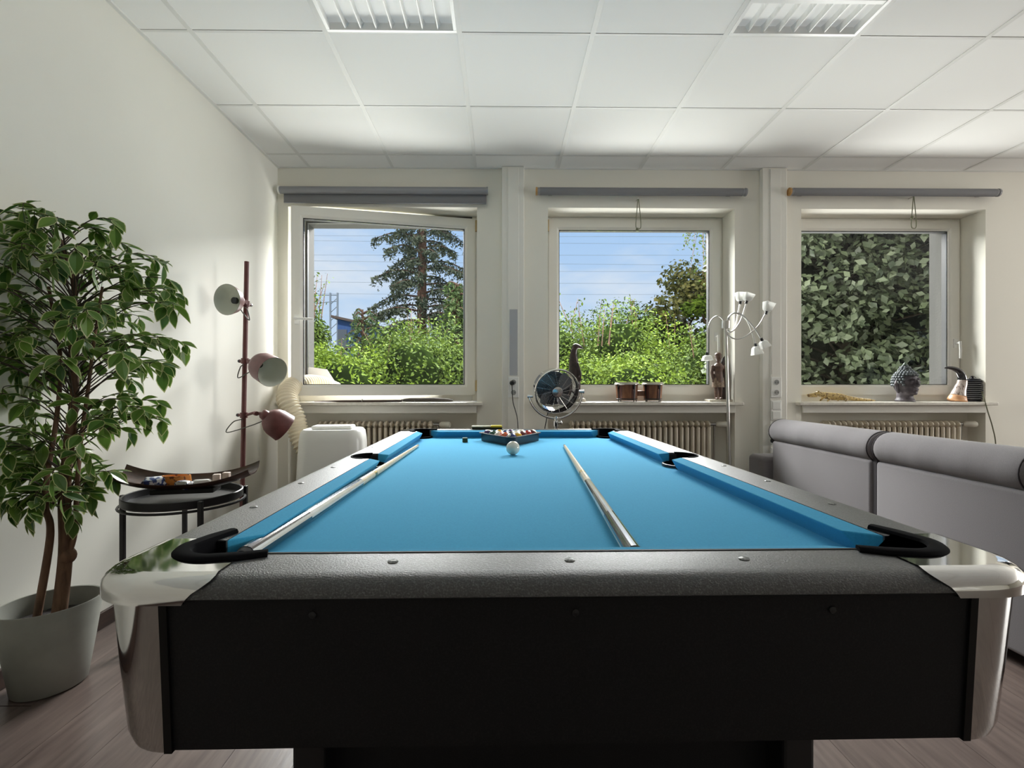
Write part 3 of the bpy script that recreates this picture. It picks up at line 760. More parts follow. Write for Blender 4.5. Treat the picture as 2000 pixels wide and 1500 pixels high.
# ---------------------------------------------------------------- cues
M_MAPLE = mat('maple_shaft', lin(222, 205, 172), 0.3, noise=(30, lin(208, 188, 150), 0.4, 0.6), stretch=(6, 0.6, 6), coat=0.4)
M_CUEBLK = mat('cue_dark_stain', lin(42, 30, 26), 0.15, coat=0.8, noise=(20, lin(30, 22, 20), 0.4, 0.6))
M_CUEWHT = mat('cue_white_inlay', lin(226, 222, 210), 0.15, coat=0.8, noise=(20, lin(220, 214, 200), 0.4, 0.6))
M_BRASS = mat('brass_ring', (0.55, 0.42, 0.18), 0.25, metal=1.0, noise=(60, (0.5, 0.38, 0.15), 0.4, 0.6))
M_LEATH = mat('cue_tip_leather', lin(70, 90, 120), 0.9, bump=(300, 0.2, 0.001))
def cue(tip, butt, lab, spin):
    a, b_ = Vector(tip), Vector(butt); L_ = (b_-a).length
    t = thing('pool_cue', lab, 'pool cue', a, 0, 'pool cues lying on the cloth')
    t.rotation_euler = (b_-a).to_track_quat('Z', 'Y').to_euler()
    n = 20
    def seg(name, z0, z1, r0, r1, m_): return MB().cyl((0, 0, z0), (0, 0, z1), r0, r1, n).build(name, m_, t, smooth=50)
    seg('tip', 0.0, 0.010, 0.0055, 0.0062, M_LEATH)
    seg('ferrule', 0.010, 0.036, 0.0063, 0.0066, M_CUEWHT)
    seg('shaft', 0.036, L_*0.50, 0.0066, 0.0105, M_MAPLE)
    seg('joint', L_*0.50, L_*0.515, 0.0108, 0.0109, M_BRASS)
    # butt: dark body with long pale spear points
    rr = lambda q: 0.0105+(0.0155-0.0105)*(q-L_*0.515)/(L_*0.485)
    seg('forearm', L_*0.515, L_*0.60, rr(L_*0.515), rr(L_*0.60), M_MAPLE)
    mb = MB(); rings = []
    for q in np.linspace(L_*0.60, L_, 14): rings.append([(rr(q)*math.cos(2*PI*j/24+spin), rr(q)*math.sin(2*PI*j/24+spin), q) for j in range(24)])
    for k in range(13):
        for j in range(24):
            ph = (j % 6); prog = k/13
            dark = abs(ph-2.5) < 0.6+3.0*max(0, prog-0.0)*0.55
            mb.add([rings[k][j], rings[k][(j+1) % 24], rings[k+1][(j+1) % 24], rings[k+1][j]], [(0, 1, 2, 3)], 0 if dark else 1)
    mb.build('butt', [M_CUEBLK, M_CUEWHT], t, smooth=60)
    seg('bumper', L_, L_+0.012, 0.0150, 0.0120, M_RUB)
cue((0.295, 2.340, 0.7525), (0.213, 0.796, 0.7612), 'pool cue lying free on the right half of the cloth', 0.1)
cue((-0.388, 2.350, 0.7525), (-0.405, 0.800, 0.7612), 'pool cue lying along the left side cushion', 0.45)

# ---------------------------------------------------------------- balls and rack
BR = 0.0286
def ball_mat(name, col, stripe):
    M = bpy.data.materials.new(name); M.use_nodes = True; n = M.node_tree.nodes; L = M.node_tree.links; p = n['Principled BSDF']
    p.inputs['Roughness'].default_value = 0.09; p.inputs['Coat Weight'].default_value = 0.5
    ivory = lin(238, 232, 214)
    tc_ = n.new('ShaderNodeTexCoord'); sp_ = n.new('ShaderNodeSeparateXYZ'); L.new(tc_.outputs['Object'], sp_.inputs[0])
    ab = n.new('ShaderNodeMath'); ab.operation = 'ABSOLUTE'; L.new(sp_.outputs['Z'], ab.inputs[0])
    lt = n.new('ShaderNodeMath'); lt.operation = 'LESS_THAN'; L.new(ab.outputs[0], lt.inputs[0]); lt.inputs[1].default_value = 0.0155 if stripe else 1.0
    # round pale spot on the sides
    sq = n.new('ShaderNodeVectorMath'); sq.operation = 'DISTANCE'; L.new(tc_.outputs['Object'], sq.inputs[0]); sq.inputs[1].default_value = (BR, 0, 0)
    gt = n.new('ShaderNodeMath'); gt.operation = 'GREATER_THAN'; L.new(sq.outputs['Value'], gt.inputs[0]); gt.inputs[1].default_value = 0.0095 if stripe is not None else -1
    mu = n.new('ShaderNodeMath'); mu.operation = 'MULTIPLY'; L.new(lt.outputs[0], mu.inputs[0]); L.new(gt.outputs[0], mu.inputs[1])
    mx_ = n.new('ShaderNodeMixRGB'); L.new(mu.outputs[0], mx_.inputs[0]); mx_.inputs[1].default_value = (*ivory, 1); mx_.inputs[2].default_value = (*col, 1)
    L.new(mx_.outputs[0], p.inputs['Base Color'])
    return M
bc = dict(yellow=lin(222, 170, 30), blue=lin(28, 44, 110), red=lin(180, 40, 30), purple=lin(70, 40, 100), orange=lin(214, 92, 40), green=lin(24, 84, 60), maroon=lin(100, 28, 30), black=(0.008, 0.008, 0.009))
RX, RY = 0.0495, 2.387                           # apex of the rack on the cloth
rows_ = [[('blue', 0)], [('orange', 0), ('yellow', 1)], [('orange', 1), ('black', 0), ('maroon', 0)], [('green', 0), ('blue', 1), ('green', 1), ('red', 0)], [('purple', 1), ('yellow', 0), ('purple', 0), ('red', 1), ('maroon', 1)]]
ball0 = MB().ell((0, 0, 0), (BR, BR, BR), 28, 18)
ball_me = None
M_IVORY = ball_mat('ball_ivory', lin(226, 222, 206), None)
places = ['at the front tip of the rack', None]
rowname = ['front tip', 'second row', 'third row', 'fourth row', 'back row']
apex = Vector((RX, RY+0.045, 0))
for r_, row in enumerate(rows_):
    for c_, (cn, stp) in enumerate(row):
        x_ = (c_-r_/2)*(2*BR+0.0006); y_ = r_*(2*BR+0.0006)*math.sqrt(3)/2
        p_ = apex+Matrix.Rotation(TR, 3, 'Z') @ Vector((x_, y_, 0))
        mm = MATS.setdefault('ball_%s_%d' % (cn, stp), None) or ball_mat('ball_%s_%d' % (cn, stp), bc[cn], stp)
        MATS['ball_%s_%d' % (cn, stp)] = mm
        b_ = MB(); b_.v = list(ball0.v); b_.f = list(ball0.f); b_.m = list(ball0.m)
        o = b_.build('pool_ball', mm, None, smooth=180)
        o.location = (p_.x, p_.y, ZB+BR); o.rotation_euler = (random.uniform(-0.6, 0.9), random.uniform(-1.2, 1.2), random.uniform(0, 6.28))
        tag(o, '%s%s pool ball in the rack, %s' % (cn, ' and white striped' if stp else '', rowname[r_]), 'pool ball', 'racked pool balls')
o = MB().ell((0, 0, 0), (BR, BR, BR), 32, 20).build('cue_ball', M_IVORY, None, smooth=180)
o.location = (0.049, 2.075, ZB+BR); tag(o, 'white cue ball alone on the cloth in front of the rack', 'cue ball')
# triangle rack
M_RACK = mat('rack_black_plastic', (0.014, 0.015, 0.018), 0.35, bump=(200, 0.05, 0.001))
t = thing('ball_rack', 'black plastic triangle rack around the balls on the cloth', 'ball rack', (RX, RY, ZB), TR)
ctr = Vector((0, 0.045+4*(2*BR)*math.sqrt(3)/2*2/3, 0))
def tri(off, n=6):
    R_ = off; side = 4*(2*BR+0.0006); hgt = side*math.sqrt(3)/2
    cs = [Vector((0, 0.045, 0)), Vector((side/2, 0.045+hgt, 0)), Vector((-side/2, 0.045+hgt, 0))]
    out_ = []
    for k_, a0 in enumerate((-PI*5/6, -PI/6, PI/2)):
        for i_ in range(n+1):
            a = a0+PI*2/3*i_/n; out_.append(cs[k_]+Vector((math.cos(a), math.sin(a), 0))*R_)
    return out_
rg = [[p_+Vector((0, 0, z)) for p_ in tri(rr_)] for rr_, z in ((BR+0.0015, 0.0), (BR+0.0015, 0.040), (BR+0.003, 0.042), (BR+0.018, 0.042), (BR+0.018, 0.0385), (BR+0.0075, 0.037), (BR+0.0065, 0.0))]
rg.append(rg[0])
MB().loft(rg, True, False, False).build('triangle_frame', M_RACK, t, smooth=30)
# chalk
t = thing('chalk_cube', 'small dark green chalk cube on the cloth left of the rack', 'chalk', (-0.183, 2.545, ZB), 0.25)
MB().box(-0.012, 0.012, -0.012, 0.012, 0, 0.021).build('paper_wrap', mat('chalk_wrap', lin(60, 76, 44), 0.7, noise=(90, lin(44, 58, 36), 0.4, 0.6)), t, bevel=0.001)
MB().lathe([(0.0, 0.0212), (0.016, 0.0212), (0.016, 0.0235), (0.008, 0.0215), (0, 0.0215)], n=4).xform(Matrix.Rotation(PI/4, 4, 'Z')).build('chalk_face', mat('chalk_pale', lin(196, 200, 178), 0.9, bump=(200, 0.3, 0.001)), t)
# table brush on the far rail
t = thing('table_brush', 'yellow and pale cloth brush with dark bristles on the far rail', 'brush', tuple(tw(-0.155, 1.085, ZR)), 0.02)
MB().box(-0.085, 0.085, -0.018, 0.018, 0.001, 0.010).build('bristles', mat('bristle_dark', lin(40, 46, 34), 0.9, bump=(400, 0.6, 0.002)), t)
MB().box(-0.088, 0.020, -0.020, 0.020, 0.0105, 0.020).build('wood_back', mat('brush_pale', lin(214, 212, 186), 0.4, noise=(40, lin(196, 192, 160), 0.4, 0.6)), t, bevel=0.004)
MB().box(0.0205, 0.085, -0.020, 0.020, 0.0105, 0.022).build('handle_block', mat('brush_yellow', lin(226, 206, 50), 0.4, bump=(30, 0.02, 0.001)), t, bevel=0.004)
# ================================================================ sofa
M_SOFA = mat('grey_sofa_fabric', lin(124, 120, 123), 0.92, noise=(500, lin(108, 104, 107), 0.35, 0.65), bump=(700, 0.35, 0.001), sheen=0.3)
M_SOFAD = mat('dark_sofa_piping', lin(42, 38, 42), 0.8, bump=(300, 0.1, 0.001))
sofa = thing('sofa', 'grey fabric sofa seen from behind, two roll headrests', 'sofa', (1.87, 2.5, 0))
def soft(x0, x1, y0, y1, z0, z1, r, name, m_, parent):
    mb = MB(); rings = []
    for k in range(5):
        a = PI/2*k/4; i_ = r*(1-math.sin(a)); z = z0+r*(1-math.cos(a)); rings.append([(x_, y_, z) for x_, y_ in rrect(x0+i_, x1-i_, y0+i_, y1-i_, max(r-i_, 0.002)+0.004, 4)])
    for k in range(5):
        a = PI/2*k/4; i_ = r*(1-math.cos(a)); z = z1-r+r*math.sin(a); rings.append([(x_, y_, z) for x_, y_ in rrect(x0+i_, x1-i_, y0+i_, y1-i_, max(r-i_, 0.002)+0.004, 4)])
    return mb.loft(rings).build(name, m_, parent, smooth=60)
for (ya, yb, ra, rb) in ((0.012, 0.945, 0.004, 0.965), (-0.945, -0.012, -0.745, -0.004)):
    soft(0.0, 0.17, ya, yb, 0.055, 0.655, 0.018, 'back_panel', M_SOFA, sofa)
    soft(0.175, 0.36, ya, yb, 0.40, 0.70, 0.05, 'back_cushion', M_SOFA, sofa)
    soft(0.18, 0.93, ya, yb, 0.24, 0.43, 0.05, 'seat_cushion', M_SOFA, sofa)
    # roll headrest: rounded cushion with domed ends
    rings = []; r0 = 0.086
    for s_ in [0, 0.006, 0.014, 0.025]+list(np.linspace(0.04, 0.96, 30))+[0.975, 0.986, 0.994, 1.0]:
        yy = ra+(rb-ra)*s_; edge = min(s_, 1-s_)*abs(rb-ra)
        k = 1.0 if edge > 0.04 else math.sqrt(max(0.0, 1-((0.04-edge)/0.04)**2))*0.16+0.84
        if edge < 1e-6: k = 0.78
        sag = 1+0.010*math.sin(s_*23)+0.006*math.sin(s_*61+1)
        rings.append([(0.075+(r0*1.12*k*math.cos(2*PI*j/28))*sag, yy, 0.716+r0*k*math.sin(2*PI*j/28)*(1.0 if math.sin(2*PI*j/28) > 0 else 0.93)) for j in range(28)])
    h_ = MB().loft(rings).build('headrest', M_SOFA, sofa, smooth=70)
    for yy, e_ in ((ra+0.002, 1), (rb-0.002, -1)):
        pts = [(0.075+r0*1.08*math.cos(2*PI*j/32), yy+e_*0.016, 0.716+r0*0.965*math.sin(2*PI*j/32)) for j in range(33)]
        MB().tube(pts, 0.0035, 6).build('piping', M_SOFAD, h_, smooth=60)
MB().box(0.01, 0.16, -0.0115, 0.0115, 0.05, 0.68).build('centre_gap_board', M_SOFAD, sofa)
for ya, yb in ((0.955, 1.20), (-1.20, -0.955)):
    soft(-0.045, 0.92, ya, yb, 0.055, 0.535, 0.035, 'armrest', M_SOFA, sofa)
soft(0.02, 0.90, -0.95, 0.95, 0.06, 0.235, 0.01, 'seat_base', M_SOFA, sofa)
for x_ in (0.06, 0.84):
    for y_ in (-1.1, 0.0, 1.1): MB().cyl((x_, y_, 0.0), (x_, y_, 0.058), 0.022, 0.026, 12).build('leg', M_BLACK, sofa)

# ================================================================ potted ficus
M_POT = mat('pot_glazed_grey', lin(152, 153, 145), 0.5, noise=(12, lin(145, 146, 138), 0.4, 0.6), bump=(120, 0.05, 0.001))
M_SOIL = mat('dark_soil', lin(38, 32, 34), 0.95, bump=(120, 0.8, 0.004))
M_BARK = mat('ficus_bark', lin(122, 92, 70), 0.75, noise=(18, lin(88, 64, 48), 0.4, 0.65), stretch=(3, 3, 0.8), bump=(40, 0.35, 0.002))
M_TWIG = mat('ficus_twig', lin(62, 50, 40), 0.7, bump=(60, 0.1, 0.001))
fic = thing('potted_ficus', 'artificial ficus tree with cream edged leaves in a grey pot', 'potted tree', (-1.550, 1.745, 0))
PA = 0.55
potp = [(0.0, 0.002), (0.088, 0.002), (0.094, 0.006), (0.112, 0.13), (0.133, 0.288), (0.1315, 0.291), (0.127, 0.290), (0.118, 0.22), (0.0, 0.22)]
MB().lathe(potp, (0, 0, 0), 40, sx=0.98, sy=1.10).xform(Matrix.Rotation(-PA, 4, 'Z')).build('pot', M_POT, fic, smooth=50)
MB().lathe([(0, 0.221), (0.117, 0.2215), (0.10, 0.232), (0.0, 0.236)], (0, 0, 0), 24, sx=0.98, sy=1.10).xform(Matrix.Rotation(-PA, 4, 'Z')).build('soil', M_SOIL, fic, smooth=60)
def fl(px_, py_, Y_=1.745): return at(px_, py_, Y_)-Vector((-1.550, 1.745, 0))
tr1 = spline([Vector((0.035, -0.01, 0.215)), fl(128, 1080), fl(126, 960), fl(136, 860), fl(146, 760), fl(140, 650), fl(145, 560), fl(120, 470)], 6)
MB().tube(tr1, list(np.linspace(0.023, 0.006, len(tr1))), 10).build('trunk', M_BARK, fic, smooth=70)
tr2 = spline([Vector((-0.02, -0.035, 0.215)), fl(94, 1080, 1.71), fl(98, 1025, 1.71), fl(89, 990, 1.71), fl(92, 930, 1.71), fl(110, 820, 1.73), fl(118, 700, 1.74), fl(95, 560, 1.75)], 6)
MB().tube(tr2, list(np.linspace(0.0125, 0.005, len(tr2))), 8).build('trunk', M_BARK, fic, smooth=70)
tr3 = spline([fl(134, 1085), fl(146, 1040), fl(150, 960), fl(158, 860), fl(172, 760), fl(182, 680), fl(200, 560)], 6)
MB().tube(tr3, list(np.linspace(0.009, 0.004, len(tr3))), 8).build('trunk', M_BARK, fic, smooth=70)
MB().ell(tuple(fl(132, 1085)), (0.026, 0.026, 0.03), 10, 8).build('trunk_knot', M_BARK, fic, smooth=70)
# leaves: folded blade with a pale margin
def leaf_mesh(name, bend):
    def outline(k):
        s_ = [(0.0, 0.0), (0.10, 0.10), (0.25, 0.19), (0.45, 0.235), (0.65, 0.19), (0.83, 0.10), (1.0, 0.0)]
        return [(a*1.0 if k == 1 else 0.045+a*0.88, b_*k) for a, b_ in s_]
    def z_(x_, y_): return -bend*x_*x_+abs(y_)*0.25
    vs_, fs_, ms_ = [], [], []
    for sgn in (1, -1):
        o1 = outline(1); o2 = outline(0.88); base = len(vs_)
        for x_, y_ in o1: vs_.append((x_, sgn*y_, z_(x_, y_)))
        for x_, y_ in o2: vs_.append((x_, sgn*y_, z_(x_, y_)))
        n = len(o1)
        for i in range(n-1):
            q = (base+i, base+i+1, base+n+i+1, base+n+i); fs_.append(q if sgn > 0 else q[::-1]); ms_.append(1)
        mid = len(vs_)
        for x_, y_ in o2: vs_.append((x_, 0, z_(x_, 0)))
        for i in range(n-1):
            q = (base+n+i, base+n+i+1, mid+i+1, mid+i)
            q = [q[0], q[1], q[2], q[3]]
            fs_.append(tuple(q) if sgn > 0 else tuple(q[::-1])); ms_.append(0)
    return vs_, fs_, ms_
M_LEAF = leaf_mat('ficus_leaf_green', lin(52, 92, 38), lin(116, 152, 62), 0.30, 0.38, island=False, spec=0.5)
M_LEAFE = leaf_mat('ficus_leaf_margin', lin(176, 186, 120), lin(206, 208, 160), 0.3, 0.45, island=False, spec=0.4)
LV = [leaf_mesh('leaf', b_) for b_ in (0.05, 0.18, 0.30)]
leaf_me = []
for vs_, fs_, ms_ in LV:
    me = bpy.data.meshes.new('leaf'); me.from_pydata(vs_, [], fs_); me.materials.append(M_LEAF); me.materials.append(M_LEAFE)
    for p_, i in zip(me.polygons, ms_): p_.material_index = i
    me.polygons.foreach_set('use_smooth', [True]*len(me.polygons)); leaf_me.append(me)
def env(z):
    zs = [0.58, 0.64, 0.72, 0.85, 0.95, 1.03, 1.10, 1.22, 1.35, 1.48, 1.58, 1.66]
    rs = [0.06, 0.15, 0.17, 0.23, 0.27, 0.24, 0.33, 0.38, 0.36, 0.31, 0.25, 0.12]
    return float(np.interp(z, zs, rs))
def trunk_at(z):
    zs = [p.z for p in tr1]; return Vector((np.interp(z, zs, [p.x for p in tr1]), np.interp(z, zs, [p.y for p in tr1]), z))
R2 = random.Random(5)
twigs = MB(); LEAVES = []
ntw = 0
while ntw < 190:
    z = R2.uniform(0.60, 1.64); rmax = env(z)
    if R2.random() > rmax/0.36+0.15: continue
    if 1.005 < z < 1.06 and R2.random() < 0.75: continue
    a = R2.uniform(-PI, PI)
    rr_ = rmax*math.sqrt(R2.uniform(0.12, 1.0))
    p1 = trunk_at(z); p1 = Vector((p1.x+math.cos(a)*rr_, p1.y+math.sin(a)*rr_*0.92, z))
    if p1.x < -0.115: p1.x = -0.115+0.03*R2.random(); 
    p0 = trunk_at(max(0.60, z-0.05-0.30*rr_))
    mid = p0.lerp(p1, 0.55)+Vector((0, 0, 0.02+0.08*rr_))
    pts = spline([p0, mid, p1, p1+(p1-mid)*0.12+Vector((0, 0, -0.03))], 6)
    twigs.tube(pts, list(np.linspace(0.0024, 0.0009, len(pts))), 5)
    nl = R2.randint(6, 9); L_ = len(pts)
    for q in range(nl):
        f_ = 0.30+0.70*(q+0.5)/nl; i_ = min(L_-2, int(f_*(L_-1)))
        b_ = pts[i_]; tn = (pts[i_+1]-pts[i_-1]).normalized()
        side = Vector((-tn.y, tn.x, 0)); side = side.normalized() if side.length > 1e-4 else Vector((1, 0, 0))
        s_ = 1 if q % 2 else -1
        d_ = (tn*R2.uniform(0.35, 1.0)+side*s_*R2.uniform(0.35, 1.0)+Vector((0, 0, R2.uniform(-0.5, 0.3)))).normalized()
        if q == nl-1: d_ = (tn+Vector((0, 0, -0.25))).normalized()
        nrm = Vector((R2.uniform(-0.55, 0.55), R2.uniform(-0.7, 0.2), 1.0))
        yv = nrm.cross(d_).normalized(); zv = d_.cross(yv)
        Mx = Matrix((d_, yv, zv)).transposed().to_4x4()
        sz = R2.uniform(0.054, 0.082)
        tipx = (b_+d_*sz).x
        if tipx < -0.150 or b_.x < -0.145: continue
        LEAVES.append((b_, Mx, sz, R2.randint(0, 2)))
    ntw += 1
twigs.build('twigs', M_TWIG, fic, smooth=70)
# the 300 leaves nearest the viewer are single parts, the others one part
LEAVES.sort(key=lambda l: (l[0]+Vector((-1.55, 1.745, -1.03))).length)
rest_v, rest_f, rest_m = [], [], []
for i_, (b_, Mx, sz, kind) in enumerate(LEAVES):
    if i_ < 300:
        o = bpy.data.objects.new('leaf', leaf_me[kind]); COL.objects.link(o); o.parent = fic
        o.location = b_; o.rotation_euler = Mx.to_euler(); o.scale = (sz, sz*1.05, sz)
    else:
        vs_, fs_, ms_ = LV[kind]; off = len(rest_v); T = Matrix.Translation(b_) @ Mx @ Matrix.Scale(sz, 4)
        rest_v += [tuple(T @ Vector(v_)) for v_ in vs_]; rest_f += [tuple(k+off for k in f_) for f_ in fs_]; rest_m += ms_
if rest_v:
    M_LEAF2 = leaf_mat('ficus_leaf_green_inner', lin(52, 92, 38), lin(116, 152, 62), 0.30, 0.38, island=True, spec=0.5)
    me = bpy.data.meshes.new('inner_foliage'); me.from_pydata(rest_v, [], rest_f); me.materials.append(M_LEAF2); me.materials.append(M_LEAFE)
    for p_, i in zip(me.polygons, rest_m): p_.material_index = i
    o = bpy.data.objects.new('inner_foliage', me); COL.objects.link(o); o.parent = fic; o['kind'] = 'stuff'

# ================================================================ red spot floor lamp
M_RED = mat('muted_red_metal', lin(104, 58, 56), 0.42, noise=(30, lin(96, 52, 50), 0.4, 0.6), bump=(300, 0.04, 0.001))
M_LWHITE = mat('lamp_inside_white', lin(214, 216, 204), 0.5, bump=(50, 0.02, 0.001))
lamp = thing('floor_lamp', 'dark red metal floor lamp with three spot heads by the corner', 'floor lamp', (-1.545, 3.0, 0))
LO = Vector((-1.545, 3.0, 0))
def ll(px_, py_, Y_=3.0): return at(px_, py_, Y_)-LO
MB().lathe([(0, 0), (0.13, 0), (0.13, 0.012), (0.125, 0.018), (0.02, 0.022), (0.016, 0.04), (0, 0.04)], n=32).build('base', M_RED, lamp, smooth=40)
ptop = ll(482, 511)
MB().cyl((0, 0, 0.035), tuple(ptop), 0.0135, n=14).build('pole', M_RED, lamp, smooth=50)
def pole_at(z): return Vector((0, 0, 0)).lerp(ptop, z/ptop.z)
def head(z, mouth, neck, lab, swing):
    """spot head: clamp at the pole, joint, shade opening from neck towards mouth"""
    pp = pole_at(z)
    n_, m_ = Vector(neck), Vector(mouth); ax = (m_-n_); L_ = ax.length; ax.normalize()
    sh = MB()
    q = ax.to_track_quat('Z', 'Y').to_matrix().to_4x4(); T = Matrix.Translation(n_) @ q
    outer = [(0.0, 0.0), (0.020, 0.002), (0.028, 0.010), (0.031, 0.030), (0.052, 0.044), (0.073, 0.070), (0.083, 0.100), (0.088, L_)]
    inner = [(0.086, L_), (0.081, 0.100), (0.071, 0.073), (0.050, 0.049), (0.0, 0.047)]
    o_ = MB().lathe(outer+[(0.087, L_+0.0008)], n=32); o_.f = o_.f[:-2]+[o_.f[-2]]; o_.m = o_.m[:len(o_.f)]
    shade = o_.xform(T).build('shade', M_RED, lamp, smooth=40)
    ii = MB().lathe([(r_, z_) for r_, z_ in inner[::-1]]+[(0.087, L_+0.0008)], n=32); ii.f = [f_ for f_ in ii.f if len(f_) == 4]; ii.m = [0]*len(ii.f)
    ii.xform(T).build('shade_lining', M_LWHITE, shade, smooth=60, fixn=False)
    MB().lathe([(0, 0.046), (0.019, 0.046), (0.019, 0.066), (0.013, 0.068), (0, 0.068)], n=16).xform(T).build('bulb_socket', M_BLACK, shade, smooth=40)
    # clamp and joint
    cl = MB(); side = Vector((n_.x-pp.x, n_.y-pp.y, 0)); side = side.normalized() if side.length > 1e-5 else Vector((1, 0, 0))
    cl.tube([pp-Vector((0, 0, 0.016)), pp+Vector((0, 0, 0.016))], 0.021, 14)
    cl.tube([pp-side*0.040, pp-side*0.012], [0.008, 0.006], 8)
    c_ = cl.build('clamp', M_RED, lamp, smooth=40)
    MB().tube([pp-side*0.052, pp-side*0.040], 0.010, 8).build('thumb_screw', M_BLKMET, c_)
    j = MB(); j.tube([pp+side*0.015, pp.lerp(n_, 0.55)+Vector((0, 0, 0.005)), n_+ax*0.01], [0.008, 0.008, 0.010], 8)
    yv = ax.cross(Vector((0, 0, 1))).normalized(); jc = pp.lerp(n_, 0.7)
    j.tube([jc-yv*0.022, jc+yv*0.022], 0.013, 10)
    j.build('joint', M_RED, lamp, smooth=40)
    # cable loop
    a_ = n_+ax*0.03+Vector((0, 0, -0.026)); lp = [a_, a_.lerp(pp, 0.5)+Vector((swing*0.3, -0.01, -0.05)), pp+Vector((swing, -0.02, -0.10)), pp+Vector((swing*0.6, -0.018, -0.04)), pp+Vector((0, -0.016, -0.022))]
    MB().tube(spline(lp, 8), 0.0032, 6).build('cable', mat('grey_cable', lin(92, 94, 86), 0.6, bump=(80, 0.05, 0.001)), lamp, smooth=60)
zt = ll(480, 590).z
head(zt-0.01, ll(443, 585, 2.85), ll(473, 589, 2.965), 'top', 0.03)
head(ll(476, 705).z, ll(533, 727, 2.86), ll(496, 706, 2.965), 'mid', -0.03)
head(ll(474, 811).z, ll(556, 836, 3.03), ll(510, 806, 2.95), 'low', -0.09)

# ================================================================ side table and tray
st_ = thing('side_table', 'round black metal side table in front of the red floor lamp', 'side table', (-1.245, 1.99, 0))
ZS = 0.595; RS = 0.205
MB().lathe([(0, ZS-0.012), (RS-0.004, ZS-0.012), (RS, ZS-0.008), (RS, ZS+0.018), (RS-0.004, ZS+0.020), (RS-0.008, ZS+0.018), (RS-0.010, ZS-0.006), (0, ZS-0.006)], n=48).build('tray_top', M_BLKMET, st_, smooth=40)
la = [math.radians(d) for d in (191, 315, 38, 122)]
for a in la:
    c_, s_ = math.cos(a)*(RS+0.010), math.sin(a)*(RS+0.010)
    MB().box(c_-0.008, c_+0.008, s_-0.008, s_+0.008, 0.0, ZS+0.016).build('leg', M_BLKMET, st_, bevel=0.002)
MB().tube([((RS+0.006)*math.cos(t), (RS+0.006)*math.sin(t), ZS-0.018) for t in np.linspace(0, 2*PI, 49)], 0.005, 6).build('ring', M_BLKMET, st_, smooth=60)
b = MB()
for i_ in (0, 1): b.tube([(math.cos(la[i_])*(RS+0.01), math.sin(la[i_])*(RS+0.01), 0.06), (math.cos(la[i_+2])*(RS+0.01), math.sin(la[i_+2])*(RS+0.01), 0.06)], 0.005, 6)
b.build('floor_cross', M_BLKMET, st_)
# wooden boat shaped tray resting on it
M_DWOOD = mat('dark_brown_wood', lin(82, 58, 50), 0.35, noise=(14, lin(54, 38, 34), 0.35, 0.7), stretch=(1, 6, 6), coat=0.3)
tr = thing('wooden_tray', 'long curved dark wooden tray on the black side table', 'tray', (-1.235, 1.985, ZS+0.020), 0.20)
rings = []
for u in np.linspace(-1, 1, 19):
    xx = u*0.245; lift = 0.048*abs(u)**2.4
    rg = []; wv = 0.092*(1-0.10*u*u)
    sec = [(-1, 0.024), (-0.8, 0.010), (-0.45, 0.002), (0, 0.0), (0.45, 0.003), (0.8, 0.016), (1, 0.036)]
    up = [(xx, wv*a, 0.014+lift+z+0.006) for a, z in sec]; dn = [(xx, wv*a*0.99, 0.014+lift+z) for a, z in sec]
    rings.append(up+dn[::-1])
MB().loft(rings).build('tray_body', M_DWOOD, tr, smooth=50)
MB().box(-0.11, 0.11, -0.045, 0.045, 0.0, 0.0185).build('tray_foot', M_BLACK, tr, bevel=0.003)
def on_tray(u, v, dz=0.0): 
    p_ = Matrix.Rotation(0.20, 3, 'Z') @ Vector((u, v, 0)); return (-1.235+p_.x, 1.985+p_.y, ZS+0.020+0.0215+0.048*abs(u/0.245)**2.4+dz)
M_BLUEW = mat('blue_white_foil', lin(220, 222, 226), 0.35, noise=(60, lin(40, 62, 120), 0.50, 0.56))
def packet(name, lab, cat, u, v, size, m_, rz, crumple=0.2):
    t_ = MB(); rr_ = random.Random(len(lab))
    sx_, sy_, sz_ = size
    rings_ = []
    for z_, k in ((0, 0.85), (sz_*0.3, 1.0), (sz_*0.75, 0.97), (sz_, 0.72)):
        rings_.append([(x_*k*(1+rr_.uniform(-crumple, crumple)), y_*k*(1+rr_.uniform(-crumple, crumple)), z_) for x_, y_ in rrect(-sx_, sx_, -sy_, sy_, min(sx_, sy_)*0.4, 3)])
    o = t_.loft(rings_).build(name, m_, None, smooth=50); o.location = on_tray(u, v); o.rotation_euler = (0, 0, rz)
    return tag(o, lab, cat)
packet('foil_packet', 'crumpled blue and white packet at the left end of the wooden tray', 'packet', -0.105, -0.015, (0.038, 0.026, 0.036), M_BLUEW, 0.5)
packet('foil_packet', 'smaller blue and white packet near the middle of the wooden tray', 'packet', 0.012, -0.050, (0.030, 0.016, 0.030), M_BLUEW, -0.3)
M_ORANGE = mat('orange_band', lin(220, 140, 62), 0.5, noise=(50, lin(120, 60, 24), 0.55, 0.62))
w_ = thing('wristband', 'orange and black looped band on the wooden tray', 'band', on_tray(-0.035, 0.0), 0.2)
bandp = [(0.050*math.cos(t), 0.024*math.sin(t), 0.014) for t in np.linspace(0, 2*PI, 33)]
rg = [[(x_*k, y_*k, z_) for k, z_ in ((1.0, 0.0), (1.06, 0.018), (1.0, 0.044), (0.90, 0.044), (0.94, 0.018), (0.90, 0.0))] for x_, y_, _ in bandp]
MB().loft(rg, True, False, False).build('strap', M_ORANGE, w_, smooth=60)
MB().lathe([(0, 0), (0.020, 0), (0.021, 0.010), (0.018, 0.014), (0, 0.015)], (0.0, 0.0, 0.001), 20).build('dial', M_BLACK, w_, smooth=40)
M_PINKW = mat('pale_printed_card', lin(232, 216, 206), 0.5, noise=(70, lin(206, 120, 96), 0.6, 0.68))
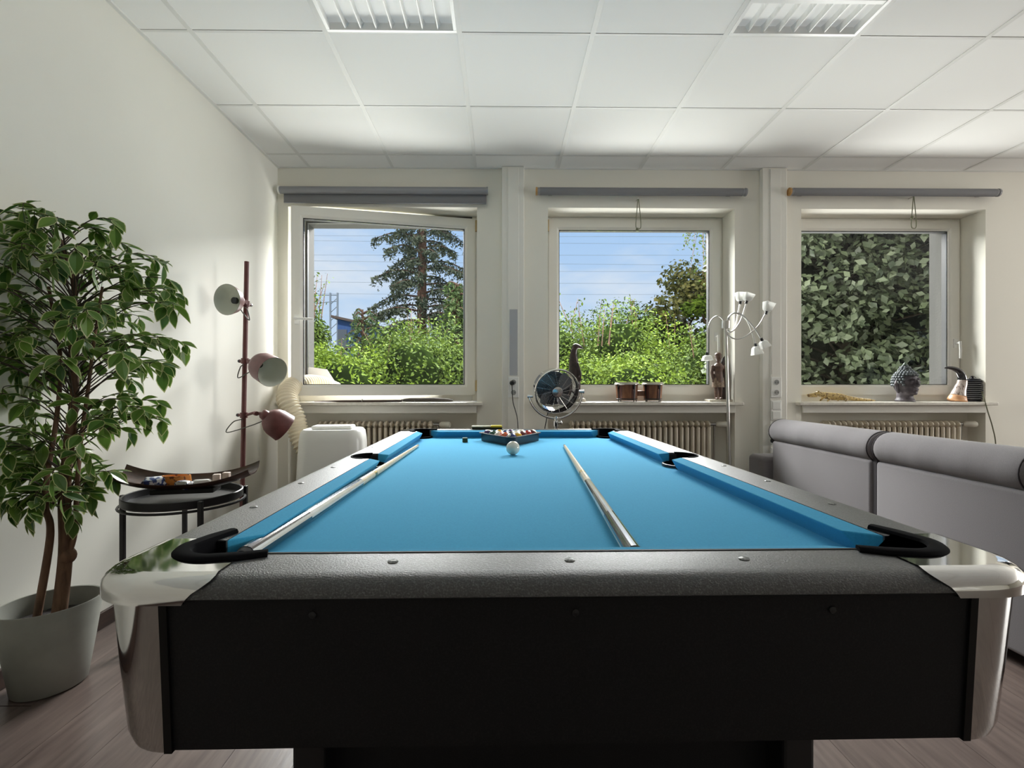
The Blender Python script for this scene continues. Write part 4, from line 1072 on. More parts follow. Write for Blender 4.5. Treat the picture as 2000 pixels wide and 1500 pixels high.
for u, v, rz, lab in ((0.105, 0.010, 0.3, 'left one of the two small pale boxes on the wooden tray'), (0.142, 0.005, 0.1, 'right one of the two small pale boxes on the wooden tray')):
    o = MB().box(-0.013, 0.013, -0.011, 0.011, 0, 0.034).build('small_box', M_PINKW, None, bevel=0.002); o.location = on_tray(u, v, 0.002); o.rotation_euler = (0, 0, rz)
    tag(o, lab, 'box', 'small pale boxes on the tray')
packet('folded_paper', 'white folded paper in the middle of the wooden tray', 'paper', 0.062, -0.024, (0.034, 0.014, 0.026), mat('white_paper', lin(226, 224, 220), 0.7, bump=(60, 0.1, 0.001)), 0.4, 0.1)

# ================================================================ portable air conditioner
ac = thing('air_conditioner', 'white portable air conditioner standing below the open window', 'air conditioner', (-1.095, 3.30, 0), 0.12)
rings = []
for z, hx, hy, r in ((0.03, 0.205, 0.165, 0.06), (0.05, 0.212, 0.172, 0.07), (0.40, 0.212, 0.170, 0.08), (0.68, 0.198, 0.158, 0.08), (0.735, 0.190, 0.150, 0.08), (0.752, 0.176, 0.138, 0.075)):
    rings.append([(x_, y_, z) for x_, y_ in rrect(-hx, hx, -hy, hy, r, 6)])
MB().loft(rings).build('body', M_WHITE, ac, smooth=40)
soft(-0.125, 0.130, -0.085, 0.060, 0.7525, 0.775, 0.010, 'air_flap', M_WHITE, ac)
MB().box(0.060, 0.086, -0.1535, -0.1515, 0.690, 0.700).build('badge', M_BLACK, ac)
MB().box(-0.12, 0.12, 0.150, 0.182, 0.30, 0.52).build('rear_grille', M_PVCD, ac, bevel=0.004)
for sx in (-1, 1):
    for sy in (-1, 1): MB().cyl((sx*0.15-0.012, sy*0.11, 0.02), (sx*0.15+0.012, sy*0.11, 0.02), 0.02, n=12).build('castor', M_BLACK, ac)
hp = spline([(-1.20, 3.52, 0.42), (-1.33, 3.58, 0.50), (-1.43, 3.59, 0.66), (-1.475, 3.61, 0.80), (-1.545, 3.64, 0.93), (-1.565, 3.76, 1.02), (-1.52, 3.93, 1.045), (-1.47, 4.10, 1.04), (-1.42, 4.34, 0.99)], 40)
rad = [0.066+0.0075*math.sin(i_*1.02) for i_ in range(len(hp))]
o = MB().tube(hp, rad, 20).build('exhaust_hose', mat('hose_cream_plastic', lin(228, 218, 194), 0.5, bump=(60, 0.03, 0.001)), None, smooth=180)
tag(o, 'cream corrugated exhaust hose rising from the air conditioner to the open window', 'hose')
sh = MB(); sh.loft([[(-1.60, 4.14, 0.98), (-1.36, 4.30, 0.98), (-1.36, 4.31, 0.975), (-1.60, 4.15, 0.975)], [(-1.60, 4.14, 1.19), (-1.46, 4.23, 1.17), (-1.46, 4.24, 1.165), (-1.60, 4.15, 1.185)]])
tag(sh.build('window_seal_sheet', mat('white_seal_fabric', lin(222, 220, 224), 0.8, bump=(30, 0.2, 0.004)), None), 'white fabric seal beside the hose in the open window', 'fabric seal')

# ================================================================ floor fan
fan = thing('floor_fan', 'round chrome floor fan on a stand in front of the second window', 'fan', (0.362, 3.30, 0))
FC = Vector((-0.004, 0, 1.003)); FR = 0.148
FT = Matrix.Translation(FC) @ Matrix.Rotation(math.radians(10), 4, 'Z') @ Matrix.Rotation(math.radians(14), 4, 'X')
def ff(mb): return mb.xform(FT)
def ringpts(r, y, n=40): return [(r*math.cos(2*PI*k/n), y, r*math.sin(2*PI*k/n)) for k in range(n+1)]
drum = MB(); dr = []
for r, y in ((FR, -0.045), (FR+0.004, -0.040), (FR, -0.035), (FR-0.004, 0.0), (FR-0.010, 0.055), (FR-0.014, 0.055), (FR-0.008, 0.0), (FR-0.006, -0.040)):
    dr.append([(r*math.cos(2*PI*k/40), y, r*math.sin(2*PI*k/40)) for k in range(40)])
dr.append(dr[0]); drum.loft(dr, True, False, False)
ff(drum).build('drum', M_CHROME, fan, smooth=50)
bk = MB(); bk.lathe([(0.0, 0.0), (0.115, 0.0), (0.115, 0.004), (0.0, 0.004)], n=40)
ff(bk.xform(Matrix.Translation((0, 0.052, 0)) @ Matrix.Rotation(-PI/2, 4, 'X'))).build('rear_shield', mat('fan_dark_back', lin(34, 34, 44), 0.5, bump=(40, 0.05, 0.001)), fan, smooth=40)
g = MB()
for r in np.linspace(0.045, FR-0.006, 11): g.tube(ringpts(r, -0.047, 36), 0.0010, 5)
ff(g).build('grille_ring', M_STEEL, fan, smooth=60)
g = MB()
for k in range(16):
    a = 2*PI*k/16; g.tube([(0.038*math.cos(a), -0.0485, 0.038*math.sin(a)), (FR*math.cos(a+0.18), -0.046, FR*math.sin(a+0.18))], 0.0012, 5)
ff(g).build('grille_spoke', M_STEEL, fan, smooth=60)
ff(MB().lathe([(0, 0), (0.036, 0), (0.035, 0.006), (0.028, 0.009), (0, 0.010)], n=28).xform(Matrix.Translation((0, -0.047, 0)) @ Matrix.Rotation(PI/2, 4, 'X'))).build('hub_badge', M_STEEL, fan, smooth=40)
for k in range(4):
    a0 = PI/2*k+0.5; rings = []
    for s_ in np.linspace(0, 1, 8):
        r = 0.030+0.098*s_; wd = 0.30+0.35*math.sin(PI*min(1, s_*0.9+0.1))
        pts = []
        for e_ in (-1, -0.3, 0.3, 1):
            a = a0+wd*e_*0.75+0.35*s_; pts.append((r*math.cos(a), 0.012+0.022*e_, r*math.sin(a)))
        rings.append(pts)
    mb = MB(); mb.loft(rings, closed=False)
    ff(mb).build('blade', mat('fan_blade_grey', (0.20, 0.20, 0.21), 0.35, metal=0.6, bump=(60, 0.05, 0.001)), fan, smooth=60)
ff(MB().cyl((0, -0.03, 0), (0, 0.05, 0), 0.032, n=20)).build('motor', M_BLKMET, fan, smooth=40)
# yoke round the lower half, pivots, stand
yk = [(0.176*math.cos(a)+FC.x, 0.0, FC.z-0.010+0.176*math.sin(a)) for a in np.linspace(PI+0.18, 2*PI+0.0, 26)]
MB().tube(yk, 0.008, 10).build('yoke', M_CHROME, fan, smooth=60)
for e_, p_ in ((1, yk[0]), (-1, yk[-1])):
    MB().tube([Vector(p_)+Vector((-0.012*e_, 0, 0)), Vector(p_)+Vector((0.026*e_, 0, 0))], [0.013, 0.009], 12).build('pivot_knob', M_CHROME, fan, smooth=40)
MB().cyl((0.0, 0, 0.02), (0.0, 0, 0.83), 0.011, n=14).build('pole', M_CHROME, fan, smooth=50)
mb = MB(); mb.cyl((0, 0, 0.765), (0, 0, 0.80), 0.019, n=14); mb.cyl((0, 0, 0.785), (0.028, -0.012, 0.788), 0.008, n=10); mb.ell((0.030, -0.012, 0.789), (0.012, 0.012, 0.012), 10, 8)
mb.build('height_collar', M_CHROME, fan, smooth=40)
MB().lathe([(0, 0), (0.15, 0), (0.15, 0.01), (0.03, 0.022), (0.016, 0.05), (0, 0.05)], n=32).build('base', M_CHROME, fan, smooth=40)
M_CABLE = mat('black_cable', (0.012, 0.012, 0.012), 0.5, bump=(100, 0.05, 0.001))
MB().tube(spline([(-0.050, 0.03, 0.86), (-0.062, 0.03, 0.80), (-0.075, 0.02, 0.70), (-0.07, 0.02, 0.40), (-0.10, 0.06, 0.03)], 8), 0.0035, 6).build('cable', M_CABLE, fan, smooth=60)

# plugs with cables
def plug(px_, py_, pts, lab, Yd=3.795):
    p0 = at(px_, py_, Yd-0.03); o = thing('power_plug', lab, 'plug', (p0.x, Yd-0.020, p0.z))
    MB().tube([(0, 0.004, 0), (0, -0.012, 0), (0, -0.030, -0.004)], [0.0185, 0.0185, 0.013], 16).build('plug_body', M_BLACK, o, smooth=40)
    loc = Vector((p0.x, Yd-0.020, p0.z))
    cp = [Vector((0, -0.028, -0.006)), Vector((0, -0.030, -0.03))]+[Vector(q)-loc for q in pts]
    MB().tube(spline(cp, 8), 0.0036, 6).build('cable', M_CABLE, o, smooth=60)
plug(1000, 748, [at(1002, 785, 3.75), at(1010, 815, 3.72), at(1013, 850, 3.70), Vector((0.17, 3.70, 0.30)), Vector((0.22, 3.60, 0.008))], 'black plug with cable in the socket of the duct beside the fan')
plug(1511, 861, [at(1512, 885, 3.76), at(1512, 905, 3.75), Vector((2.085, 3.72, 0.20)), Vector((2.08, 3.70, 0.008))], 'black plug with cable in the duct socket behind the sofa armrest')

# ================================================================ silver six-arm floor lamp
M_SILV = mat('satin_silver', (0.62, 0.61, 0.58), 0.28, metal=1.0, bump=(200, 0.02, 0.001))
M_SHADE = leaf_mat('frosted_glass_shade', (0.90, 0.90, 0.88), (0.93, 0.93, 0.91), 0.5, 0.2)
sl = thing('multi_arm_lamp', 'silver floor lamp with six curved arms and small glass shades', 'floor lamp', (1.592, 3.45, 0))
SO = Vector((1.592, 3.45, 0))
def sp_(cx_, cy_, dy=0.0): return at(1350+cx_/6, 550+cy_/6, 3.45+dy)-SO
MB().lathe([(0, 0), (0.13, 0), (0.13, 0.008), (0.02, 0.018), (0.012, 0.03), (0, 0.03)], n=32).build('base', M_SILV, sl, smooth=40)
MB().cyl((0, 0, 0.02), tuple(sp_(405, 540)), 0.0105, n=14).build('pole', M_SILV, sl, smooth=50)
MB().cyl(tuple(sp_(405, 548)), tuple(sp_(408, 460)), 0.027, n=20).build('hub', M_SILV, sl, smooth=40)
ARMS = [([(385, 470), (355, 425), (310, 403), (255, 430), (215, 490), (190, 610), (182, 825)], 0.02, (185, 850), (188, 925)),
        ([(425, 460), (440, 410), (490, 370), (570, 385), (650, 450), (715, 600), (750, 740)], -0.05, (755, 745), (775, 855)),
        ([(430, 465), (455, 400), (520, 365), (610, 400), (740, 545), (825, 680)], -0.09, (828, 682), (868, 775)),
        ([(410, 545), (430, 580), (480, 580), (525, 490), (553, 350), (574, 245)], 0.04, (575, 245), (582, 130)),
        ([(415, 548), (450, 590), (510, 560), (575, 465), (620, 340), (648, 240)], -0.03, (648, 240), (678, 145)),
        ([(412, 550), (430, 620), (500, 668), (600, 660), (710, 590), (800, 500), (875, 370)], -0.07, (880, 362), (915, 250))]
for pts, dy, s0, s1 in ARMS:
    n_ = len(pts); P_ = [sp_(x_, y_, dy*i_/(n_-1)) for i_, (x_, y_) in enumerate(pts)]
    arm = MB().tube(spline(P_, 8), 0.0048, 8).build('arm', M_SILV, sl, smooth=60)
    a_, b_ = sp_(*s0, dy), sp_(*s1, dy); ax = b_-a_; L_ = ax.length; q = ax.to_track_quat('Z', 'Y').to_matrix().to_4x4()
    T = Matrix.Translation(a_) @ q
    MB().cyl((0, 0, -0.012), (0, 0, 0.016), 0.0095, n=12).xform(T).build('lamp_holder', M_BLKMET, arm, smooth=40)
    rr_ = [[(x_, y_, z_) for x_, y_ in rrect(-h_, h_, -h_, h_, h_*0.35, 4)] for h_, z_ in ((0.014, 0.008), (0.024, L_*0.30), (0.034, L_), (0.031, L_), (0.021, L_*0.32), (0.010, 0.016))]
    MB().loft(rr_).xform(T).build('glass_shade', M_SHADE, arm, smooth=40)

# ================================================================ things on the window sills
M_EBONY = mat('dark_carved_wood', lin(58, 40, 38), 0.35, noise=(24, lin(34, 25, 25), 0.4, 0.65), bump=(60, 0.15, 0.002), coat=0.2)
M_STONE = mat('pale_stone', lin(186, 180, 166), 0.7, noise=(30, lin(160, 152, 138), 0.4, 0.6), bump=(80, 0.2, 0.002))
def remesh(o, vox, smooth_it=6):
    md = o.modifiers.new('remesh', 'REMESH'); md.mode = 'VOXEL'; md.voxel_size = vox; md.use_smooth_shade = True
    sm = o.modifiers.new('smooth', 'SMOOTH'); sm.factor = 0.5; sm.iterations = smooth_it
    return o
# standing bird carving, facing right
bd = thing('bird_carving', 'tall dark wooden bird carving behind the fan on the sill', 'carving', (0.575, 3.90, WS))
mb = MB()
body = [((0.000, 0.015), 0.030), ((0.002, 0.08), 0.040), ((0.0, 0.16), 0.045), ((-0.004, 0.24), 0.043), ((-0.010, 0.32), 0.036), ((-0.012, 0.37), 0.028), ((-0.006, 0.405), 0.025), ((0.008, 0.428), 0.022)]
rings = [[(c[0]+r*1.0*math.cos(2*PI*j/18), r*0.85*math.sin(2*PI*j/18), c[1]) for j in range(18)] for c, r in body]
mb.loft(rings); mb.ell((0.006, 0, 0.430), (0.027, 0.022, 0.024), 14, 10)
mb.tube([(0.022, 0, 0.432), (0.045, 0, 0.424), (0.068, 0, 0.412)], [0.017, 0.011, 0.003], 10)
mb.tube([(0.012, -0.040, 0.30), (0.034, -0.042, 0.22), (0.038, -0.034, 0.16)], [0.012, 0.012, 0.006], 8)
mb.tube([(0.012, 0.040, 0.30), (0.034, 0.042, 0.22), (0.038, 0.034, 0.16)], [0.012, 0.012, 0.006], 8)
mb.tube([(-0.03, 0, 0.10), (-0.048, 0, 0.03)], [0.02, 0.008], 8)
bo = remesh(mb.build('body', M_EBONY, bd), 0.0045, 3)
MB().tube(spline([(0.006, -0.038, 0.35), (0.020, -0.042, 0.27), (0.036, -0.043, 0.23), (0.024, -0.044, 0.19)], 6), 0.003, 6).build('wing_line', mat('worn_wood_edge', lin(150, 140, 134), 0.5, bump=(60, 0.1, 0.001)), bd, smooth=60)
for s_ in (-1, 1): MB().ell((0.012, s_*0.020, 0.436), (0.004, 0.003, 0.004), 8, 6).build('eye', M_RUB, bd)
MB().lathe([(0, 0.0), (0.045, 0.0), (0.050, 0.008), (0.046, 0.022), (0.03, 0.030), (0, 0.030)], (0.035, -0.005, 0.0), 24).build('stone_base', M_STONE, bd, smooth=50)

# bongos
M_STAVE = [mat('bongo_wood_a', lin(128, 86, 58), 0.4, noise=(12, lin(104, 66, 44), 0.4, 0.6), stretch=(4, 4, 1)), mat('bongo_wood_b', lin(98, 56, 44), 0.4, noise=(12, lin(78, 42, 36), 0.4, 0.6), stretch=(4, 4, 1))]
bg_ = thing('bongo_drums', 'pair of brown wooden bongo drums on the sill', 'bongo drums', (1.082, 3.90, WS))
M_SKIN = mat('drum_skin', lin(206, 204, 180), 0.6, noise=(14, lin(186, 182, 150), 0.4, 0.65))
for dx, r1, r0, h in ((-0.103, 0.086, 0.078, 0.150), (0.100, 0.074, 0.066, 0.150)):
    ns = 14
    for k in range(ns):
        a0, a1 = 2*PI*k/ns, 2*PI*(k+0.97)/ns; rg = []
        for z, r in ((0.014, r0), (0.06, r0+0.003), (0.11, r1-0.002), (h-0.008, r1)):
            rg.append([(dx+q*math.cos(a), q*math.sin(a), z) for q, a in ((r, a0), (r, (a0+a1)/2), (r, a1), (r-0.010, a1), (r-0.010, a0))])
        MB().loft(rg).build('stave', M_STAVE[(k*5 % 3) % 2], bg_)
    MB().lathe([(0, h+0.002), (r1+0.002, h+0.002), (r1+0.004, h-0.004), (r1+0.002, h-0.010), (r1-0.004, h-0.010), (r1-0.004, h-0.002), (0, h-0.002)], (dx, 0, 0), 32).build('drum_head', M_SKIN, bg_, smooth=50)
    MB().tube([(dx+(r1+0.006)*math.cos(t), (r1+0.006)*math.sin(t), h-0.014) for t in np.linspace(0, 2*PI, 37)], 0.006, 8).build('tension_hoop', M_STEEL, bg_, smooth=60)
    MB().tube([(dx+(r0+0.001)*math.cos(t), (r0+0.001)*math.sin(t), 0.022) for t in np.linspace(0, 2*PI, 37)], 0.004, 8).build('bottom_ring', M_BLKMET, bg_, smooth=60)
    for a in (-2.6, -1.15, 0.3, 1.9):
        lg = MB(); cx_, cy_ = dx+(r1+0.009)*math.cos(a), (r1+0.009)*math.sin(a); bx2, by2 = dx+(r0+0.007)*math.cos(a), (r0+0.007)*math.sin(a)
        lg.tube([(cx_, cy_, h-0.012), (bx2, by2, 0.0)], 0.0038, 6); lg.tube([(cx_-0.012*math.sin(a), cy_+0.012*math.cos(a), h-0.012), (bx2, by2, h-0.05), (cx_+0.012*math.sin(a), cy_-0.012*math.cos(a), h-0.012)], 0.0028, 6)
        lg.build('tension_rod', M_BLKMET, bg_, smooth=60)
MB().box(-0.030, 0.034, -0.022, 0.022, 0.045, 0.085).build('bridge_block', M_STAVE[0], bg_, bevel=0.003)

# carved warrior with a tall shield
wr = thing('warrior_statue', 'brown carved standing figure with a tall shield on the sill', 'statue', (1.690, 3.885, WS))
MB().box(-0.085, 0.095, -0.045, 0.055, 0.0, 0.018).build('plinth', M_STONE, wr, bevel=0.003)
M_WBROWN = mat('brown_carved_wood', lin(104, 78, 64), 0.45, noise=(30, lin(76, 54, 46), 0.4, 0.65), bump=(80, 0.2, 0.002))
mb = MB()
Z0 = 0.018
for s_, fx in ((-1, -0.006), (1, 0.004)):
    mb.tube([(s_*0.018, fx, Z0), (s_*0.018, fx, Z0+0.05), (s_*0.019, 0, Z0+0.10), (s_*0.020, 0.0, Z0+0.165)], [0.010, 0.015, 0.014, 0.022], 10)
    mb.ell((s_*0.018, fx-0.014, Z0+0.008), (0.012, 0.024, 0.009), 10, 6)
mb.tube([(0, 0, Z0+0.13), (0, 0, Z0+0.175), (0, 0, Z0+0.215), (0, 0, Z0+0.255), (0, 0, Z0+0.280)], [0.040, 0.038, 0.032, 0.040, 0.024], 12)
mb.tube([(0, 0, Z0+0.275), (0, -0.002, Z0+0.30)], [0.015, 0.014], 10)
mb.ell((0, -0.002, Z0+0.328), (0.023, 0.027, 0.033), 12, 10)
mb.ell((0, 0.004, Z0+0.345), (0.027, 0.029, 0.022), 12, 8)
mb.tube([(-0.040, 0, Z0+0.265), (-0.052, -0.004, Z0+0.21), (-0.050, -0.020, Z0+0.155)], [0.014, 0.012, 0.009], 10)
mb.tube([(0.040, 0, Z0+0.265), (0.056, -0.004, Z0+0.215), (0.060, -0.012, Z0+0.165)], [0.014, 0.012, 0.009], 10)
mb.ell((-0.050, -0.024, Z0+0.143), (0.010, 0.010, 0.014), 8, 6); mb.ell((0.060, -0.014, Z0+0.155), (0.010, 0.010, 0.014), 8, 6)
mb.ell((0, -0.026, Z0+0.326), (0.005, 0.008, 0.008), 8, 6)
remesh(mb.build('figure', M_WBROWN, wr), 0.0035, 2)
rings = [[(r*math.cos(2*PI*j/16)*1.0, r*0.85*math.sin(2*PI*j/16), Z0+z) for j in range(16)] for z, r in ((0.095, 0.046), (0.13, 0.046), (0.17, 0.041))]
MB().loft(rings).build('skirt', mat('pale_skirt_wood', lin(150, 130, 110), 0.6, noise=(60, lin(110, 90, 74), 0.4, 0.6)), wr, smooth=60)
rg = [[(0.040+0.034*k*math.sin(t)+0.006, 0.035+0.012*math.cos(t)*k, Z0+z) for t in np.linspace(0, 2*PI, 17)[:-1]] for z, k in ((0.0, 0.7), (0.03, 1.0), (0.16, 1.05), (0.22, 0.9), (0.26, 0.5))]
MB().loft(rg).build('shield', M_EBONY, wr, smooth=60)
# second, slab-like carving behind it
sb = thing('mask_carving', 'tall narrow dark carving behind the standing figure', 'carving', (1.785, 3.975, WS))
rg = [[(0.040*k*math.cos(t), 0.020*k*math.sin(t), z) for t in np.linspace(0, 2*PI, 17)[:-1]] for z, k in ((0.0, 0.9), (0.02, 0.85), (0.10, 0.8), (0.20, 1.0), (0.30, 0.92), (0.345, 0.6), (0.36, 0.2))]
MB().loft(rg).build('slab', M_EBONY, sb, smooth=60)
MB().tube([(0, -0.020, 0.29), (0, -0.028, 0.25), (0, -0.020, 0.235)], [0.004, 0.008, 0.009], 8).build('nose', M_EBONY, sb, smooth=60)
MB().ell((0.046, 0.0, 0.245), (0.016, 0.012, 0.045), 10, 8).build('side_ornament', M_EBONY, sb, smooth=60)

# carved stick on the first sill
stk = thing('carved_stick', 'long thin dark carved stick on the sill of the open window', 'stick', (-0.92, 3.845, WS), 0.02)
MB().tube([(-0.50, 0, 0.006), (-0.30, 0, 0.007), (0.16, 0, 0.008)], [0.003, 0.008, 0.009], 8).build('shaft', M_DWOOD, stk, smooth=60)
MB().tube([(0.16, 0, 0.012), (0.22, 0, 0.016), (0.40, 0, 0.017), (0.52, 0, 0.013), (0.55, 0, 0.010)], [0.010, 0.015, 0.016, 0.012, 0.005], 10).build('grip', mat('grey_wrapped_grip', lin(92, 84, 78), 0.7, bump=(120, 0.6, 0.003)), stk, smooth=60)
for x_ in (-0.14, 0.17, 0.26):
    MB().tube([(x_, 0.012*math.cos(t), 0.0125+0.011*math.sin(t)) for t in np.linspace(0, 2*PI, 17)], 0.0022, 6).build('ring', M_STEEL, stk, smooth=60)

# crocodile figure
cr_ = thing('crocodile_figure', 'small yellow brown crocodile figure at the left of the third sill', 'figurine', (2.42, 3.895, WS))
M_CROC = mat('yellow_brown_scales', lin(190, 164, 104), 0.4, noise=(70, lin(96, 70, 40), 0.50, 0.62), bump=(160, 0.5, 0.003))
mb = MB()
spn = [(-0.03, 0.052), (0.02, 0.058), (0.055, 0.064), (0.085, 0.056), (0.13, 0.046), (0.18, 0.040), (0.24, 0.036), (0.30, 0.026), (0.36, 0.018), (0.42, 0.013), (0.48, 0.010), (0.51, 0.008)]
rad_ = [0.006, 0.010, 0.017, 0.020, 0.026, 0.030, 0.027, 0.018, 0.014, 0.010, 0.007, 0.003]
mb.tube([(x_, 0.01*math.sin(x_*9), z) for x_, z in spn], rad_, 12)
mb.tube([(-0.022, 0, 0.040), (0.05, 0, 0.046)], [0.005, 0.012], 8)
for s_ in (-1, 1):
    for x_ in (0.115, 0.255): mb.tube([(x_, s_*0.022, 0.034), (x_+0.006, s_*0.044, 0.022), (x_-0.012, s_*0.046, 0.005)], [0.011, 0.009, 0.006], 8)
    mb.ell((0.058, s_*0.009, 0.080), (0.008, 0.006, 0.008), 8, 6)
remesh(mb.build('body', M_CROC, cr_), 0.0035, 1)
sc2 = MB()
for x_ in np.linspace(0.12, 0.46, 20):
    z = float(np.interp(x_, [a for a, _ in spn], [b_ for _, b_ in spn]))+float(np.interp(x_, [a for a, _ in spn], rad_))*0.75
    for s_ in (-0.006, 0.006): sc2.tube([(x_, s_+0.01*math.sin(x_*9), z-0.004), (x_+0.004, s_+0.01*math.sin(x_*9), z+0.007)], [0.005, 0.001], 5)
sc2.build('back_scales', M_CROC, cr_)

# grey head sculpture with curls
hd_ = thing('head_sculpture', 'dark grey head sculpture with curled hair on the third sill', 'sculpture', (3.165, 3.885, WS), math.radians(10))
M_GSTONE = mat('dark_grey_stone', lin(92, 86, 92), 0.6, noise=(30, lin(70, 64, 70), 0.4, 0.6), bump=(90, 0.15, 0.002))
M_CURL = mat('grey_green_curls', lin(104, 110, 116), 0.55, noise=(40, lin(80, 88, 88), 0.4, 0.6), bump=(90, 0.1, 0.002))
mb = MB()                                        # faces -y
mb.lathe([(0, 0), (0.066, 0.0), (0.068, 0.010), (0.060, 0.020), (0.054, 0.032), (0.052, 0.08), (0, 0.08)], (0, 0.008, 0), 24)
mb.ell((0, 0, 0.145), (0.074, 0.088, 0.098), 24, 18)
mb.ell((0, -0.026, 0.092), (0.060, 0.056, 0.048), 18, 12)
mb.tube([(0, -0.086, 0.168), (0, -0.098, 0.140), (0, -0.104, 0.124)], [0.007, 0.010, 0.014], 10)
for s_ in (-1, 1):
    mb.ell((s_*0.013, -0.090, 0.122), (0.009, 0.009, 0.008), 8, 6)
    mb.tube([(s_*0.012, -0.088, 0.174), (s_*0.034, -0.082, 0.180), (s_*0.055, -0.062, 0.170)], [0.006, 0.007, 0.004], 8)
    mb.ell((s_*0.033, -0.074, 0.152), (0.018, 0.012, 0.010), 12, 8)
    mb.tube([(s_*0.072, 0.004, 0.175), (s_*0.082, 0.006, 0.140), (s_*0.076, 0.002, 0.090), (s_*0.070, -0.002, 0.066)], [0.010, 0.015, 0.011, 0.009], 10)
mb.ell((0, -0.083, 0.098), (0.024, 0.012, 0.007), 12, 8); mb.ell((0, -0.080, 0.088), (0.019, 0.012, 0.007), 12, 8)
mb.ell((0, -0.072, 0.066), (0.022, 0.016, 0.014), 12, 8)
remesh(mb.build('head', M_GSTONE, hd_), 0.004, 2)
cu = MB(); hair = []
for i_, th in enumerate(np.linspace(0.12, 1.75, 9)):
    n_ = max(5, int(27*math.sin(th)))
    for k in range(n_):
        ph = 2*PI*(k+0.5*(i_ % 2))/n_
        v = Vector((math.sin(th)*math.cos(ph)*0.079, math.sin(th)*math.sin(ph)*0.093, math.cos(th)*0.103))
        face = v.y < -0.040 and v.z < 0.045 and abs(v.x) < 0.068
        if face or (abs(v.x) > 0.070 and v.z < -0.005 and v.y < 0.02): continue
        cu.ell(v+Vector((0, 0, 0.148)), (0.0115, 0.0115, 0.0115), 8, 6)
for i_, (r, z) in enumerate(((0.036, 0.250), (0.027, 0.266), (0.014, 0.278))):
    n_ = (10, 8, 4)[i_]
    for k in range(n_): cu.ell((r*math.cos(2*PI*k/n_), r*math.sin(2*PI*k/n_)+0.006, z), (0.011, 0.011, 0.011), 8, 6)
cu.ell((0, 0.006, 0.248), (0.034, 0.034, 0.028), 12, 8)
cu.build('hair_curls', M_CURL, hd_, smooth=60)
MB().lathe([(0, 0.272), (0.014, 0.274), (0.017, 0.286), (0.010, 0.300), (0.0, 0.310)], (0, 0.006, 0), 14).build('top_knot', mat('green_grey_stone', lin(82, 100, 84), 0.5, bump=(60, 0.1, 0.001)), hd_, smooth=60)

# horn
hn = thing('horn', 'curved animal horn standing on its pale wide end on the third sill', 'horn', (3.590, 3.895, WS))
hpts = [(-0.012, 0, 0.0), (-0.006, 0, 0.03), (0.010, 0, 0.09), (0.028, 0, 0.14), (0.030, 0, 0.19), (0.008, 0, 0.235), (-0.035, 0, 0.258), (-0.085, 0, 0.266), (-0.112, 0, 0.262)]
S_ = spline(hpts, 7); R_ = np.interp(np.linspace(0, 1, len(S_)), [0, 0.05, 0.11, 0.17, 0.25, 0.4, 0.6, 0.8, 1], [0.055, 0.064, 0.060, 0.050, 0.041, 0.033, 0.024, 0.014, 0.003])
k1, k2 = int(len(S_)*0.17), int(len(S_)*0.45)
MB().tube(S_[:k1+1], list(R_[:k1+1]), 20).build('rim_end', mat('horn_pale', lin(226, 178, 136), 0.35, noise=(20, lin(206, 150, 108), 0.4, 0.6)), hn, smooth=180)
MB().tube(S_[k1:k2+1], list(R_[k1:k2+1]), 20).build('middle', mat('horn_streaked', lin(206, 192, 184), 0.25, noise=(30, lin(120, 100, 92), 0.52, 0.62), stretch=(3, 3, 0.8), coat=0.4), hn, smooth=180)
MB().tube(S_[k2:], list(R_[k2:]), 20).build('point', mat('horn_black', lin(34, 32, 36), 0.18, coat=0.6, noise=(20, lin(50, 48, 50), 0.5, 0.7)), hn, smooth=180)
# ribbed metal lantern
ln = thing('ribbed_lantern', 'dark grey ribbed metal lantern right of the horn', 'lantern', (3.733, 3.93, WS))
MB().lathe([(0, 0), (0.056, 0), (0.058, 0.010), (0.052, 0.014), (0.052, 0.155), (0, 0.155)], n=28).build('inner_body', mat('lantern_dark', lin(44, 44, 50), 0.4, metal=0.5, bump=(60, 0.1, 0.001)), ln, smooth=40)
for k in range(9):
    z = 0.024+0.0155*k; rb = 0.060+0.006*math.sin(PI*k/8)
    MB().tube([(rb*math.cos(t), rb*math.sin(t), z) for t in np.linspace(0, 2*PI, 33)], 0.0042, 8).build('rib', mat('lantern_rib', lin(120, 122, 126), 0.3, metal=0.7, bump=(60, 0.05, 0.001)), ln, smooth=60)
MB().lathe([(0.0, 0.156), (0.062, 0.156), (0.064, 0.162), (0.046, 0.168), (0.044, 0.178), (0.012, 0.182), (0.008, 0.190), (0.010, 0.198), (0, 0.202)], n=28).build('lid', mat('lantern_dark', (0, 0, 0)), ln, smooth=40)
MB().tube(spline([(-0.040, 0, 0.170), (-0.020, 0, 0.196), (0.0, 0, 0.203), (0.020, 0, 0.196), (0.040, 0, 0.170)], 6), 0.0018, 6).build('bail', M_STEEL, ln, smooth=60)
p_ = [at(1911, 748, 3.91), at(1917, 764, 3.87), at(1923, 782, 3.80), at(1930, 806, 3.782), at(1939, 836, 3.79), at(1945, 872, 3.81), at(1947, 960, 3.825), at(1948, 1000, 3.83)]
za_ = Vector(p_[-1]); za_.z = 0.004; p_.append(za_)
tag(MB().tube(spline(p_, 8), 0.0042, 6).build('lantern_cable', M_CORD, None, smooth=60), 'thin dark cord hanging from the lantern over the sill edge', 'cord')
